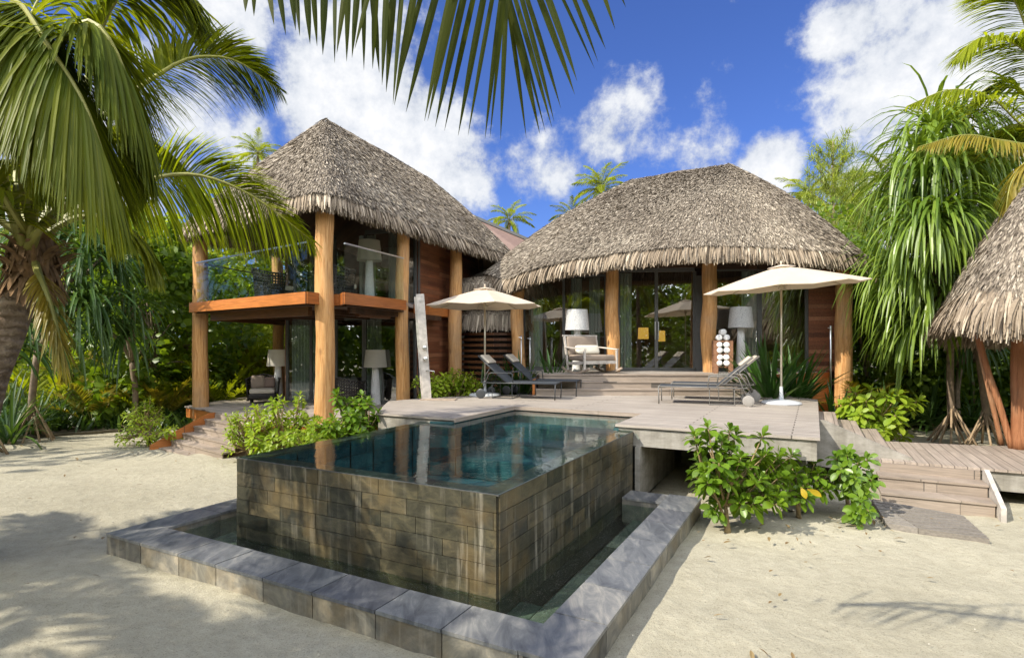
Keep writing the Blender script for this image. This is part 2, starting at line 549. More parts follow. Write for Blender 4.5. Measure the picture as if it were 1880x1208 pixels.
M['coping_side'] = stone_tile('grey_coping_side', [(0.15, 0.14, 0.115), (0.23, 0.215, 0.18), (0.11, 0.105, 0.095), (0.28, 0.26, 0.22)], 0.6, 0.4, stain=0.4)
M['moatfloor'] = stone_tile('moat_floor_tile', [(0.09, 0.11, 0.09), (0.17, 0.18, 0.15), (0.33, 0.32, 0.27), (0.12, 0.12, 0.085)], 0.6, 0.3)
M['grout'] = simple('grout', (0.06, 0.056, 0.045), 0.8)
M['pool_water'] = watermat('pool_water', (0.62, 0.82, 0.84), 3.2, 0.13, 0.02, (1, 1, 1), 0.92)
M['moat_water'] = watermat('moat_water', (0.72, 0.84, 0.78), 9.0, 1.0, 0.35, (1, 1, 1), 1.3)
M['glass'] = glassmat('window_glass', (0.76, 0.8, 0.77), 1.6, 0.0, 1.5, 0.17)
M['railglass'] = glassmat('railing_glass', (0.9, 0.95, 0.92), 0.45)
M['alu'] = simple('dark_bronze_frame', (0.085, 0.085, 0.08), 0.45, var=0.1)
M['steel'] = simple('brushed_steel', (0.55, 0.55, 0.54), 0.3, metal=1.0, var=0.1)
M['dark'] = simple('interior_dark', (0.035, 0.026, 0.02), 0.8)
M['interior_wood'] = simple('interior_wood', (0.22, 0.115, 0.065), 0.6)
M['curtain'] = fabric('grey_green_curtain', (0.42, 0.46, 0.43), 30)
M['lampbody'] = woven('lamp_body_white', (0.8, 0.8, 0.78), (0.55, 0.55, 0.54), 60)
M['shade_white'] = woven('lamp_shade_woven', (0.75, 0.75, 0.73), (0.42, 0.42, 0.42), 40)
M['shade_cream'] = fabric('lamp_shade_cream', (0.74, 0.71, 0.62), 60)
M['wicker'] = woven('black_wicker', (0.035, 0.03, 0.028), (0.01, 0.009, 0.008), 26, 0.5)
M['cushion'] = fabric('cream_cushion', (0.46, 0.41, 0.34), 90)
M['taupe'] = fabric('taupe_cushion', (0.27, 0.215, 0.17), 90)
M['mauve'] = fabric('brown_cushion', (0.2, 0.145, 0.12), 90)
M['white_cushion'] = fabric('white_cushion', (0.66, 0.62, 0.52), 90)
M['towel'] = simple('white_towel', (0.78, 0.77, 0.75), 0.95, var=0.06, nscale=30, bs=0.9)
M['sling'] = fabric('charcoal_sling', (0.055, 0.062, 0.072), 120, 0.6)
M['frame_char'] = simple('charcoal_frame', (0.04, 0.043, 0.046), 0.4, var=0.1)
M['frame_grey'] = simple('taupe_metal_frame', (0.16, 0.15, 0.135), 0.4, var=0.1)
M['wheel_grey'] = simple('grey_wheel', (0.27, 0.25, 0.225), 0.6, var=0.1)
M['canvas'] = fabric('cream_canvas', (0.66, 0.56, 0.44), 80, 0.8, 0.05)
def add_trans(m, col, f):
    nt = m.node_tree; out = [n for n in nt.nodes if n.type == 'OUTPUT_MATERIAL'][0]; p = [n for n in nt.nodes if n.type == 'BSDF_PRINCIPLED'][0]
    t = N(nt, 'ShaderNodeBsdfTranslucent'); t.inputs[0].default_value = (*col, 1); mx = N(nt, 'ShaderNodeMixShader'); mx.inputs[0].default_value = f
    nt.links.new(p.outputs[0], mx.inputs[1]); nt.links.new(t.outputs[0], mx.inputs[2]); nt.links.new(mx.outputs[0], out.inputs[0])
add_trans(M['canvas'], (0.8, 0.7, 0.55), .3)
add_trans(M['shade_cream'], (0.8, 0.76, 0.66), .5); add_trans(M['shade_white'], (0.7, 0.7, 0.68), .3)
M['pole'] = simple('anodised_pole', (0.55, 0.5, 0.4), 0.35, metal=0.6, var=0.08)
M['basegrey'] = simple('silver_umbrella_base', (0.5, 0.52, 0.54), 0.35, var=0.1)

def thatchmat(name, cols):
    m, nt, out = newmat(name)
    r = island(nt); k = len(cols)
    c = ramp(nt, r, [(i / (k - 1) * 0.96 + 0.02, cc) for i, cc in enumerate(cols)])
    n = noise(nt, coords(nt), 0.55, 4, 0.6)
    c = mixc(nt, 0.8, c, ramp(nt, n, [(0.3, (0.62, 0.58, 0.55)), (0.7, (1.2, 1.18, 1.15))]), 'MULTIPLY')
    n2 = noise(nt, coords(nt), 30, 3, 0.6)
    c = mixc(nt, 0.5, c, ramp(nt, n2, [(0.3, (0.6, 0.6, 0.6)), (0.7, (1.2, 1.2, 1.2))]), 'MULTIPLY')
    principled(nt, out, c, 0.85, 0.15)
    return m
M['thatch'] = thatchmat('grey_brown_thatch', [(0.13, 0.108, 0.082), (0.26, 0.22, 0.17), (0.39, 0.34, 0.265), (0.18, 0.15, 0.118), (0.56, 0.495, 0.395)])
M['thatch_eave'] = thatchmat('pale_eave_thatch', [(0.15, 0.115, 0.08), (0.36, 0.295, 0.215), (0.25, 0.2, 0.145), (0.55, 0.47, 0.36)])
M['thatch_base'] = simple('thatch_under', (0.12, 0.095, 0.07), 0.9, var=0.4, nscale=12, bs=1.0)

M['frond'] = leafmat('coconut_leaf', [(0.06, 0.10, 0.007), (0.12, 0.165, 0.010), (0.18, 0.22, 0.012), (0.26, 0.27, 0.018)], 0.48, 0.5, 0.3)
M['frond_bright'] = leafmat('young_coconut_leaf', [(0.13, 0.18, 0.010), (0.23, 0.28, 0.014), (0.36, 0.39, 0.022)], 0.55, 0.5, 0.25)
M['frond_yellow'] = leafmat('yellowing_coconut_leaf', [(0.14, 0.16, 0.02), (0.26, 0.23, 0.03), (0.36, 0.26, 0.05)], 0.45)
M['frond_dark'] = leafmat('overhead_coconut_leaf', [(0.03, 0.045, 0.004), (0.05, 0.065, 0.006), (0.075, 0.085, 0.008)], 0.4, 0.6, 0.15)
M['rachis'] = simple('frond_stalk', (0.26, 0.25, 0.06), 0.5, var=0.25)
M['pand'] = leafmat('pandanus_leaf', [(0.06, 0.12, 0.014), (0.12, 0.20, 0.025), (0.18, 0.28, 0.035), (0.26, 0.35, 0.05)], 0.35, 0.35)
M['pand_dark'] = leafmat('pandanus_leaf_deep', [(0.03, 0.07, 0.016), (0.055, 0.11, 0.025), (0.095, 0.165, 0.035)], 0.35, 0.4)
M['broad'] = leafmat('naupaka_leaf', [(0.08, 0.165, 0.012), (0.13, 0.23, 0.018), (0.2, 0.3, 0.025)], 0.33, 0.33, 0.45)
M['broad_light'] = leafmat('light_naupaka_leaf', [(0.17, 0.28, 0.02), (0.27, 0.38, 0.03), (0.38, 0.45, 0.045)], 0.42, 0.4, 0.4)
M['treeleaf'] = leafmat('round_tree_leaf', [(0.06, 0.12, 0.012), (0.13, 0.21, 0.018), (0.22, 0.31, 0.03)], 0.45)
M['treeleaf_y'] = leafmat('sunlit_tree_leaf', [(0.18, 0.26, 0.02), (0.3, 0.38, 0.035), (0.42, 0.46, 0.05)], 0.5)  # brighter copy of the tree leaf, sunlight put into its colour
M['casu'] = leafmat('casuarina_needles', [(0.18, 0.24, 0.05), (0.3, 0.36, 0.08), (0.42, 0.46, 0.13)], 0.4)
M['strap'] = leafmat('strap_leaf', [(0.02, 0.065, 0.01), (0.04, 0.11, 0.018), (0.08, 0.17, 0.025)], 0.25, 0.35)
M['bark'] = simple('grey_bark', (0.22, 0.165, 0.115), 0.85, var=0.4, nscale=10, bs=1.0)
M['stem'] = simple('woody_stem', (0.25, 0.18, 0.09), 0.8, var=0.3, nscale=20, bs=0.6)
M['root'] = simple('prop_root', (0.33, 0.24, 0.15), 0.8, var=0.3, nscale=10, bs=0.8)
M['fibre'] = simple('palm_fibre', (0.2, 0.12, 0.06), 0.95, var=0.45, nscale=9, bs=1.0)

def trunkmat():
    m, nt, out = newmat('coconut_trunk')
    w = N(nt, 'ShaderNodeTexWave'); w.bands_direction = 'Z'; w.inputs['Scale'].default_value = 3.2
    w.inputs['Distortion'].default_value = 9.0; w.inputs['Detail Roughness'].default_value = 0.7; w.inputs['Detail'].default_value = 4
    nt.links.new(coords(nt), w.inputs['Vector'])
    n = noise(nt, coords(nt), 7, 7, 0.65)
    c = ramp(nt, n, [(0.3, (0.13, 0.09, 0.06)), (0.55, (0.27, 0.205, 0.15)), (0.75, (0.4, 0.32, 0.24))])
    c = mixc(nt, 0.6, c, ramp(nt, w.outputs['Fac'], [(0.1, (0.5, 0.48, 0.45)), (0.5, (1.1, 1.1, 1.1))]), 'MULTIPLY')
    principled(nt, out, c, 0.9, 0.15, bump(nt, math_(nt, 'ADD', w.outputs['Fac'], n), 0.9, 0.02))
    return m
M['trunk'] = trunkmat()

# ================================================================== camera, light, sky
cam = bpy.data.cameras.new('camera'); co = bpy.data.objects.new('camera', cam); COL.objects.link(co)
co.location = (0, 0, H); co.rotation_euler = (PI / 2, 0, 0)
cam.sensor_width = 36; cam.lens = 36 * F / 1880; cam.shift_y = (HY - 604) / 1880; cam.clip_end = 3000; cam.clip_start = 0.05
scene.camera = co
SUN = Vector((-0.80, -0.42, 0.80)).normalized()
sl = bpy.data.lights.new('sun', 'SUN'); sl.energy = 3.1; sl.angle = math.radians(0.55); sl.color = (1.0, 0.93, 0.8)
so = bpy.data.objects.new('sun', sl); COL.objects.link(so); so.rotation_euler = SUN.to_track_quat('Z', 'Y').to_euler()
scene.view_settings.view_transform = 'Standard'; scene.view_settings.look = 'None'
EXPOSURE = 1.1
scene.view_settings.exposure = EXPOSURE

def make_world():
    w = bpy.data.worlds.new('World'); scene.world = w; w.use_nodes = True
    nt = w.node_tree; nt.nodes.clear()
    out = nt.nodes.new('ShaderNodeOutputWorld')
    sky = nt.nodes.new('ShaderNodeTexSky'); sky.sky_type = 'NISHITA'; sky.sun_disc = False
    sky.sun_elevation = math.asin(SUN.z); sky.sun_rotation = math.atan2(SUN.x, SUN.y)
    sky.air_density = 1.0; sky.dust_density = 0.3; sky.ozone_density = 3.0
    bg = N(nt, 'ShaderNodeBackground'); bg.inputs['Strength'].default_value = 0.10
    tint = mixc(nt, 1.0, sky.outputs[0], (0.36, 0.46, 0.80), 'MULTIPLY')
    nt.links.new(tint, bg.inputs['Color'])
    tc = nt.nodes.new('ShaderNodeTexCoord'); gen = tc.outputs['Generated']
    n1 = N(nt, 'ShaderNodeTexNoise'); n1.inputs['Scale'].default_value = 4.0; n1.inputs['Detail'].default_value = 9; n1.inputs['Roughness'].default_value = 0.6
    n1.inputs['Distortion'].default_value = 0.3
    nt.links.new(gen, n1.inputs['Vector'])
    n2 = N(nt, 'ShaderNodeTexNoise'); n2.inputs['Scale'].default_value = 15.0; n2.inputs['Detail'].default_value = 8; n2.inputs['Roughness'].default_value = 0.65
    nt.links.new(gen, n2.inputs['Vector'])
    # clouds: (px, py, radius in px, weight)
    blobs = [(640, 170, 175, 1.05), (520, 140, 60, 0.6), (760, 270, 130, 1.05), (840, 330, 75, .9), (880, 370, 45, .5), (400, 60, 120, 1.0), (330, 200, 190, .95), (450, 230, 75, .75),
             (120, 420, 260, .9), (1160, 180, 80, .5), (1120, 250, 100, .66), (1030, 330, 95, .6), (1290, 180, 70, .42), (1270, 290, 110, .42), (1420, 300, 62, 1.0),
             (1640, 190, 135, 1.0), (1560, 50, 70, .8), (1780, 120, 230, 1.1), (1800, 350, 260, 1.1), (1560, 330, 70, .8), (1000, 400, 60, .3)]
    tot = None
    for px, py, r, wt in blobs:
        d = Vector(((px - CX) / F, 1.0, (HY - py) / F)); d.normalize()
        ang = r / F * (d.y)
        vm = nt.nodes.new('ShaderNodeVectorMath'); vm.operation = 'DISTANCE'; vm.inputs[1].default_value = d
        nt.links.new(gen, vm.inputs[0])
        mr = nt.nodes.new('ShaderNodeMapRange'); mr.inputs[1].default_value = 0.0; mr.inputs[2].default_value = ang * 1.5
        mr.inputs[3].default_value = wt; mr.inputs[4].default_value = 0.0; mr.interpolation_type = 'SMOOTHSTEP'
        nt.links.new(vm.outputs['Value'], mr.inputs[0])
        tot = mr.outputs[0] if tot is None else math_(nt, 'MAXIMUM', tot, mr.outputs[0])
    # unseen cloud cover added behind the camera as fill light
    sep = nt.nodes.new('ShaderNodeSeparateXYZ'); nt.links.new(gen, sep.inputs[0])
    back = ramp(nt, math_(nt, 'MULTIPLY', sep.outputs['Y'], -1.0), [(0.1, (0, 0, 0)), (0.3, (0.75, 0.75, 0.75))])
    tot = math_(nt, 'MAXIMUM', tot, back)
    nn = math_(nt, 'ADD', math_(nt, 'MULTIPLY', math_(nt, 'SUBTRACT', n1.outputs['Fac'], 0.5), 1.7), math_(nt, 'MULTIPLY', math_(nt, 'SUBTRACT', n2.outputs['Fac'], 0.5), 1.3))
    dens = math_(nt, 'ADD', tot, nn)
    m = nt.nodes.new('ShaderNodeMapRange'); m.inputs[1].default_value = 0.28; m.inputs[2].default_value = 0.74; m.interpolation_type = 'SMOOTHSTEP'
    nt.links.new(dens, m.inputs[0])
    up = ramp(nt, sep.outputs['Z'], [(0.0, (0.0, 0, 0)), (0.03, (1, 1, 1))])
    fac = math_(nt, 'MULTIPLY', m.outputs[0], math_(nt, 'MULTIPLY', up, 0.97))
    ccol = ramp(nt, math_(nt, 'ADD', math_(nt, 'MULTIPLY', n2.outputs['Fac'], 0.35), math_(nt, 'MULTIPLY', dens, 0.35)),
                [(0.30, (0.52, 0.57, 0.66)), (0.44, (0.78, 0.81, 0.86)), (0.60, (1, 1, 1))])
    cb = N(nt, 'ShaderNodeBackground'); cb.inputs['Strength'].default_value = 0.47
    nt.links.new(ccol, cb.inputs['Color'])
    st = nt.nodes.new('ShaderNodeMapRange'); st.inputs[1].default_value = 0.0; st.inputs[2].default_value = -0.5; st.inputs[3].default_value = 0.50; st.inputs[4].default_value = 2.3  # added clouds behind the camera made much brighter than the visible ones for fill
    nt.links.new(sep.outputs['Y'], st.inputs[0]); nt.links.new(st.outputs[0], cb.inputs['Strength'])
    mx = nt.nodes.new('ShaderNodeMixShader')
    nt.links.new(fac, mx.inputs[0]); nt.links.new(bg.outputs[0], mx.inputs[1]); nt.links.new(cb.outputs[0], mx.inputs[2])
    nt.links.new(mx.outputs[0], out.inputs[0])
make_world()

# ================================================================== ground
_e = Vector((0.882, -0.471)); _c = Vector((-3.03, 6.21))
_a = G(1290, 914, .205).to_2d() - _c; _b = G(1120, 1132, .205).to_2d() - _c
GW1 = (_a.dot(_e) + _b.dot(_e)) / 2; GS1 = _a.dot(Vector((0.471, 0.882)))
def ground():
    # one sheet: fine near, coarse far
    xs = np.concatenate([-np.geomspace(900, 16, 10), np.linspace(-14, 14, 197), np.geomspace(16, 900, 10)])
    ys = np.concatenate([-np.geomspace(900, 5, 12), np.linspace(-3, 16, 134), np.geomspace(18, 900, 12)])
    X, Y = np.meshgrid(xs, ys)
    from mathutils import noise as mn
    Z = np.zeros_like(X)
    for i in range(X.shape[0]):
        for j in range(X.shape[1]):
            x, y = X[i, j], Y[i, j]
            if abs(x) < 16 and -4 < y < 18:
                q = Vector((x, y)) - Vector((-3.03, 6.21)); w_ = q.dot(Vector((0.882, -0.471))); s_ = q.dot(Vector((0.471, 0.882)))
                if -1.053 + .2 < w_ < GW1 - .2 and -.766 + .2 < s_ < 5.4 and (w_ > 0 or s_ < 3.2) and (w_ < 3.35 or s_ < GS1 - .2): Z[i, j] = -.6; continue
                Z[i, j] = 0.035 * mn.noise((x * 0.6, y * 0.6, 0.0)) + 0.02 * mn.noise((x * 1.9, y * 1.9, 3.0)) + 0.012 * mn.noise((x * 5, y * 5, 7.0))
    V = np.stack([X.ravel(), Y.ravel(), Z.ravel() - 0.01], axis=1)
    nx = X.shape[1]
    a = (np.arange(X.shape[0] - 1)[:, None] * nx + np.arange(nx - 1)[None, :]).ravel()
    mb = MB(); mb.add(V, np.stack([a, a + 1, a + nx + 1, a + nx], axis=1))
    o = mb.build('sand_ground', M['sand'], smooth=True)
    tag(o, kind='structure')
ground()

# ================================================================== pool frame of reference
C0 = Vector((-0.125, 4.63)); C1 = Vector((-3.03, 6.21))
E2 = Vector((0.471, 0.882)); EW = Vector((0.882, -0.471))      # E2 away from camera, EW from the left end to the right
def PL(w, s, z=None):
    p = C1 + EW * w + E2 * s
    return (p.x, p.y) if z is None else Vector((p.x, p.y, z))
WP = 3.31; SP = 3.87; ZP = 0.973; ZW = 0.115; ZD = 1.05; ZC = 0.205; ZF = 1.5; ZT = 0.65

pool = thing('swimming_pool', 'raised infinity pool with dark wet slate tile walls', 'swimming pool', PL(WP / 2, SP / 2, 0))
def tiled_wall(p0, p1, z0, z1, rows, tl, out_n, thick=0.02, rnd=None, jit=0.004):
    """rows of separate stone tiles in running bond"""
    mb = MB(); R = rnd or random.Random(3)
    d = (Vector(p1) - Vector(p0)); Lw = d.length; d.normalize(); n = Vector(out_n)
    ang = math.atan2(d.y, d.x); h = (z1 - z0) / rows
    for r in range(rows):
        x = -tl * (0.5 if r % 2 else 0.0) - R.random() * 0.1
        while x < Lw:
            L = tl * R.uniform(0.75, 1.25); a = max(0, x); b = min(Lw, x + L)
            if b - a > 0.02:
                t = thick + R.uniform(0, jit)
                c = Vector(p0) + d * (a + b) / 2 + n * (t / 2)
                box(mb, (c.x, c.y, z0 + h * (r + 0.5)), (b - a - 0.005, t, h - 0.005), rz=ang)
            x += L
    return mb
# core walls (grout behind the tiles)
core = MB(); th = 0.14
prism(core, [PL(0.02, 0.02), PL(WP - .02, 0.02), PL(WP - .02, th), PL(0.02, th)], -0.3, ZP - 0.02)
prism(core, [PL(WP - .02 - th + .02, th + .001), PL(WP - .02, th + .001), PL(WP - .02, SP + .12), PL(WP - th, SP + .12)], -0.3, ZP - 0.02)
prism(core, [PL(0.02, th + .001), PL(th, th + .001), PL(th, 3.28), PL(0.02, 3.28)], -0.3, ZP - 0.02)
core.build('wall_core', M['grout'], pool)
mb = tiled_wall(PL(0.02, 0.02), PL(WP - .02, 0.02), -0.06, ZP - 0.006, 7, 0.44, -E2)
w2 = tiled_wall(PL(WP - .02, 0.02), PL(WP - .02, SP + .02), -0.06, ZP - 0.006, 7, 0.44, EW, rnd=random.Random(9))
w3 = tiled_wall(PL(0.02, 3.28), PL(0.02, 0.02), -0.06, ZP - 0.006, 7, 0.44, -EW, rnd=random.Random(5))
mb.build('tiled_wall', M['slate'], pool); w2.build('tiled_wall', M['slate'], pool); w3.build('tiled_wall', M['slate'], pool)
# wide submerged rim, darker
rim = MB()
prism(rim, [PL(0.025, 0.025), PL(WP - .025, 0.025), PL(WP - .03 - .2, 0.23), PL(0.2, 0.23)], ZP - .06, ZP - 0.012)
prism(rim, [PL(WP - .025, 0.026), PL(WP - .025, SP + .1), PL(WP - .23, SP + .1), PL(WP - .231, 0.232)], ZP - .06, ZP - 0.012)
prism(rim, [PL(0.025, 0.026), PL(0.199, 0.232), PL(0.2, 3.28), PL(0.025, 3.28)], ZP - .06, ZP - 0.012)
rim.build('rim', M['slate'], pool)
lip = MB()
prism(lip, [PL(0.0, 0.0), PL(WP, 0.0), PL(WP - .012, 0.012), PL(0.012, 0.012)], ZP - .015, ZP - .002)
prism(lip, [PL(WP, 0.001), PL(WP, SP + .02), PL(WP - .012, SP + .02), PL(WP - .012, 0.013)], ZP - .015, ZP - .002)
lip.build('edge_trim', M['alu'], pool)
# basin
bas = MB()
zb = 0.15
def quad(mb, a, b, c, d): mb.add([tuple(a), tuple(b), tuple(c), tuple(d)], [(0, 1, 2, 3)])
def vwall(mb, a, b, z0, z1, tl=0.4, rows=4, R=random.Random(8)):
    a = Vector(a); b = Vector(b); n = max(1, int((b - a).length / tl)); h = (z1 - z0) / rows
    for r in range(rows):
        for i in range(n):
            p = a.lerp(b, i / n + .004); q = a.lerp(b, (i + 1) / n - .004)
            quad(mb, (p.x, p.y, z0 + r * h), (q.x, q.y, z0 + r * h), (q.x, q.y, z0 + (r + 1) * h - .008), (p.x, p.y, z0 + (r + 1) * h - .008))
inner = [PL(.2, .23), PL(WP - .23, .23), PL(WP - .23, SP + .1), PL(3.0, SP + .1), PL(3.0, 5.5), PL(.6, 5.5), PL(.6, 3.4), PL(.2, 3.28)]
for i in range(len(inner)):
    vwall(bas, inner[i], inner[(i + 1) % len(inner)], zb, ZP - .03 if i < 2 or i == 7 else ZP + .03)
prism(bas, [PL(.15, .15), PL(WP - .2, .15), PL(WP - .2, 5.6), PL(.15, 5.6)], zb - .1, zb - .01)
bas.build('basin', M['slate_dark'], pool)
fl = MB()
prism(fl, [PL(.75, .6), PL(2.6, .6), PL(2.6, 3.2), PL(.75, 3.2)], zb - .005, zb + .02)
fl.build('basin_floor', M['slate_blue'], pool)
stp = MB()
for k in range(3):
    prism(stp, [PL(.62, 3.4 + k * .6), PL(2.98, 3.4 + k * .6), PL(2.98, 4.0 + k * .6 - .004), PL(.62, 4.0 + k * .6 - .004)], zb, .45 + k * .17)
stp.build('pool_step', M['slate_dark'], pool)
# water sheet (closed thin top only)
def sheet(name, poly, z, mat, kind='structure', cuts=1):
    mb = MB(); mb.add([(p[0], p[1], z) for p in poly], [tuple(range(len(poly)))])
    o = mb.build(name, mat); tag(o, kind=kind); return o
sheet('pool_water', [PL(0.004, 0.004), PL(WP - .004, 0.004), PL(WP - .004, SP + .08), PL(3.0, SP + .08), PL(3.0, 5.5), PL(.6, 5.5), PL(.6, 3.3), PL(.004, 3.3)], ZP + .003, M['pool_water'])

# moat: outer kerb
kw = 0.40
OUT_W0 = (G(195, 978, ZC).to_2d() - C1).dot(EW); OUT_S0 = (G(195, 978, ZC).to_2d() - C1).dot(E2)
pr = G(1290, 914, ZC).to_2d() - C1; pr2 = G(1120, 1132, ZC).to_2d() - C1
OUT_W1 = pr.dot(EW) * .5 + pr2.dot(EW) * .5; OUT_S1 = pr.dot(E2)
print('kerb', OUT_W0, OUT_S0, OUT_W1, OUT_S1, pr.dot(EW), pr2.dot(EW))
moat = thing('stone_moat_kerb', 'low blue-grey slate kerb around the moat below the pool', 'kerb', PL(WP / 2, OUT_S0, 0))
def kerb(p0, p1, inward, name='coping', skip=0.0):
    a = Vector(p0); b = Vector(p1); d = (b - a); Lw = d.length; d.normalize(); nI = Vector(inward); ang = math.atan2(d.y, d.x)
    top = MB(); side = MB(); R = random.Random(int(Lw * 100))
    x = 0.0
    while x < Lw - 0.02:
        L = 0.62 * R.uniform(.9, 1.1)
        if Lw - x - L < .25: L = Lw - x
        c = a + d * (x + L / 2) + nI * (kw / 2)
        box(top, (c.x, c.y, ZC - .014 + R.uniform(-.001, .0015)), (L - .012, kw + .012, .028), rz=ang)
        c2 = a + d * (x + L / 2) + nI * 0.018
        box(side, (c2.x, c2.y, ZC / 2 - .06 - .0145), (L - .011, .032, ZC + .12 - .03), rz=ang)
        c3 = a + d * (x + L / 2) + nI * (kw - .018)
        box(side, (c3.x, c3.y, ZC / 2 - .06 - .0145), (L - .005, .03, ZC + .12 - .03), rz=ang)
        x += L
    c = a + d * (Lw / 2) + nI * (kw / 2)
    core = MB(); box(core, (c.x, c.y, ZC / 2 - .1), (Lw - .004, kw - .075, ZC + .14), rz=ang)
    top.build(name, M['coping'], moat); side.build('kerb_side', M['coping_side'], moat); core.build('kerb_core', M['grout'], moat)
W0, S0, W1, S1 = OUT_W0, OUT_S0, OUT_W1, OUT_S1
kerb(PL(W0, S0), PL(W1 - kw, S0), E2)
kerb(PL(W1, S0), PL(W1, S1), -EW)
kerb(PL(W0, S0 + kw + .004), PL(W0, 3.2), EW)
kerb(PL(W1 - kw - .004, S1 - .05), PL(WP + .05, S1 - .05), -E2)
mf = MB(); R = random.Random(4)
for i in range(14):
    for j in range(20):
        w = W0 + kw * .9 + i * .42; s = S0 + kw * .9 + j * .42
        if w > W1 - kw * .9: continue
        if s > S1: continue
        if -.05 < w < WP - .2 and s > 0.1: continue
        c = PL(w + .21, s + .21)
        box(mf, (c[0], c[1], -.085), (.41, .41, .02 + R.random() * .002), rz=math.atan2(EW.y, EW.x))
mf.build('moat_floor', M['moatfloor'], moat)
sheet('moat_water', [PL(W0 + kw - .02, S0 + kw - .02), PL(W1 - kw + .02, S0 + kw - .02), PL(W1 - kw + .02, S1 - kw), PL(WP + .002, S1 - kw), PL(WP + .002, -.002), PL(-.002, -.002), PL(-.002, 3.2), PL(W0 + kw - .02, 3.2)], ZW, M['moat_water'])

# ================================================================== main deck
deck = thing('pool_deck', 'broad pale wooden deck beyond the pool, raised on concrete', 'deck', (1.5, 11, 0))
DB = [PL(-1.0, 3.38), PL(.6, 3.38), PL(.6, 5.4), PL(3.03, 5.4), PL(3.03, 3.96), PL(5.66, 3.96)]
rb = Vector(PL(5.66, 9.6))
deckpoly = DB + [(rb.x, rb.y), (6.2, 13.1), (.45, 13.35), (-1.75, 12.55), (-2.55, 11.7)]
mb = MB(); prism(mb, deckpoly, ZD - .035, ZD); mb.build('decking', M['deck'], deck)
def inset_poly(poly, d):
    n = len(poly); out = []
    ar = sum(poly[i][0] * poly[(i + 1) % n][1] - poly[(i + 1) % n][0] * poly[i][1] for i in range(n))
    sg = 1 if ar > 0 else -1
    for i in range(n):
        p0, p1, p2 = Vector(poly[i - 1][:2]), Vector(poly[i][:2]), Vector(poly[(i + 1) % n][:2])
        a = (p1 - p0).normalized(); b = (p2 - p1).normalized()
        na = Vector((-a.y, a.x)) * sg; nb = Vector((-b.y, b.x)) * sg
        k = (na + nb); k = k / max(0.3, k.dot(na))
        out.append((p1.x + k.x * d, p1.y + k.y * d))
    return out
ip = inset_poly(deckpoly, .035)
mb = MB(); prism(mb, ip, ZD - .30, ZD - .036); mb.build('concrete_slab', M['concrete'], deck)
mb = MB()
prism(mb, [PL(-1.0, 3.45), PL(.58, 3.45), PL(.58, 3.6), PL(-1.0, 3.6)], 0, ZD - .301)
mb.build('support_wall', M['concrete'], deck); mb = MB(); prism(mb, [PL(WP + .02, SP + .06), PL(WP + .09, SP + .06), PL(WP + .09, SP + 2.4), PL(WP + .02, SP + 2.4)], 0, ZD - .301); mb.build('support_wall', M['concrete'], deck); mb = MB()
prism(mb, [PL(WP + .095, SP + 2.9), PL(5.5, SP + 2.9), PL(5.5, SP + 3.05), PL(WP + .095, SP + 3.05)], 0, ZD - .301); mb.build('support_wall', M['concrete'], deck); mb = MB()
prism(mb, [PL(5.2, SP + .5), PL(5.5, SP + .5), PL(5.5, SP + 2.89), PL(5.3, SP + 2.89)], 0, ZD - .301)
mb.build('support_wall', M['concrete'], deck)
# thin drip strip at the pool notch
mb = MB()
prism(mb, [PL(.6, 3.37), PL(.63, 3.37), PL(.63, 5.37), PL(.6, 5.37)], ZD - .06, ZD + .004)
prism(mb, [PL(.6, 5.371), PL(3.03, 5.371), PL(3.03, 5.401), PL(.6, 5.401)], ZD - .06, ZD + .004)
mb.build('edge_board', M['step'], deck)

# steps up to the pavilion
steps = thing('pavilion_steps', 'three long pale wooden steps up to the right pavilion', 'steps', (3.6, 13.3, ZD))
edge = [(.55, 13.12), (6.2, 13.02)]
for k in range(3):
    z = ZD + .15 * (k + 1); y0 = 13.0 + k * .33; x0 = .55 + k * .06
    mb = MB(); prism(mb, [(x0, y0 + .02), (6.25, y0 - .08), (6.25, y0 + .36), (x0, y0 + .36)], z - .15, z - .032); mb.build('riser', M['step'], steps)
    mb = MB(); prism(mb, [(x0 - .01, y0), (6.27, y0 - .1), (6.27, y0 + .345), (x0 - .01, y0 + .345)], z - .03, z); mb.build('tread', M['step'], steps)
mb = MB(); prism(mb, [(.47, 13.02), (.53, 13.02), (.67, 14.2), (.60, 14.2)], ZD + .0, ZD + .36); mb.build('side_panel', M['fascia'], steps)

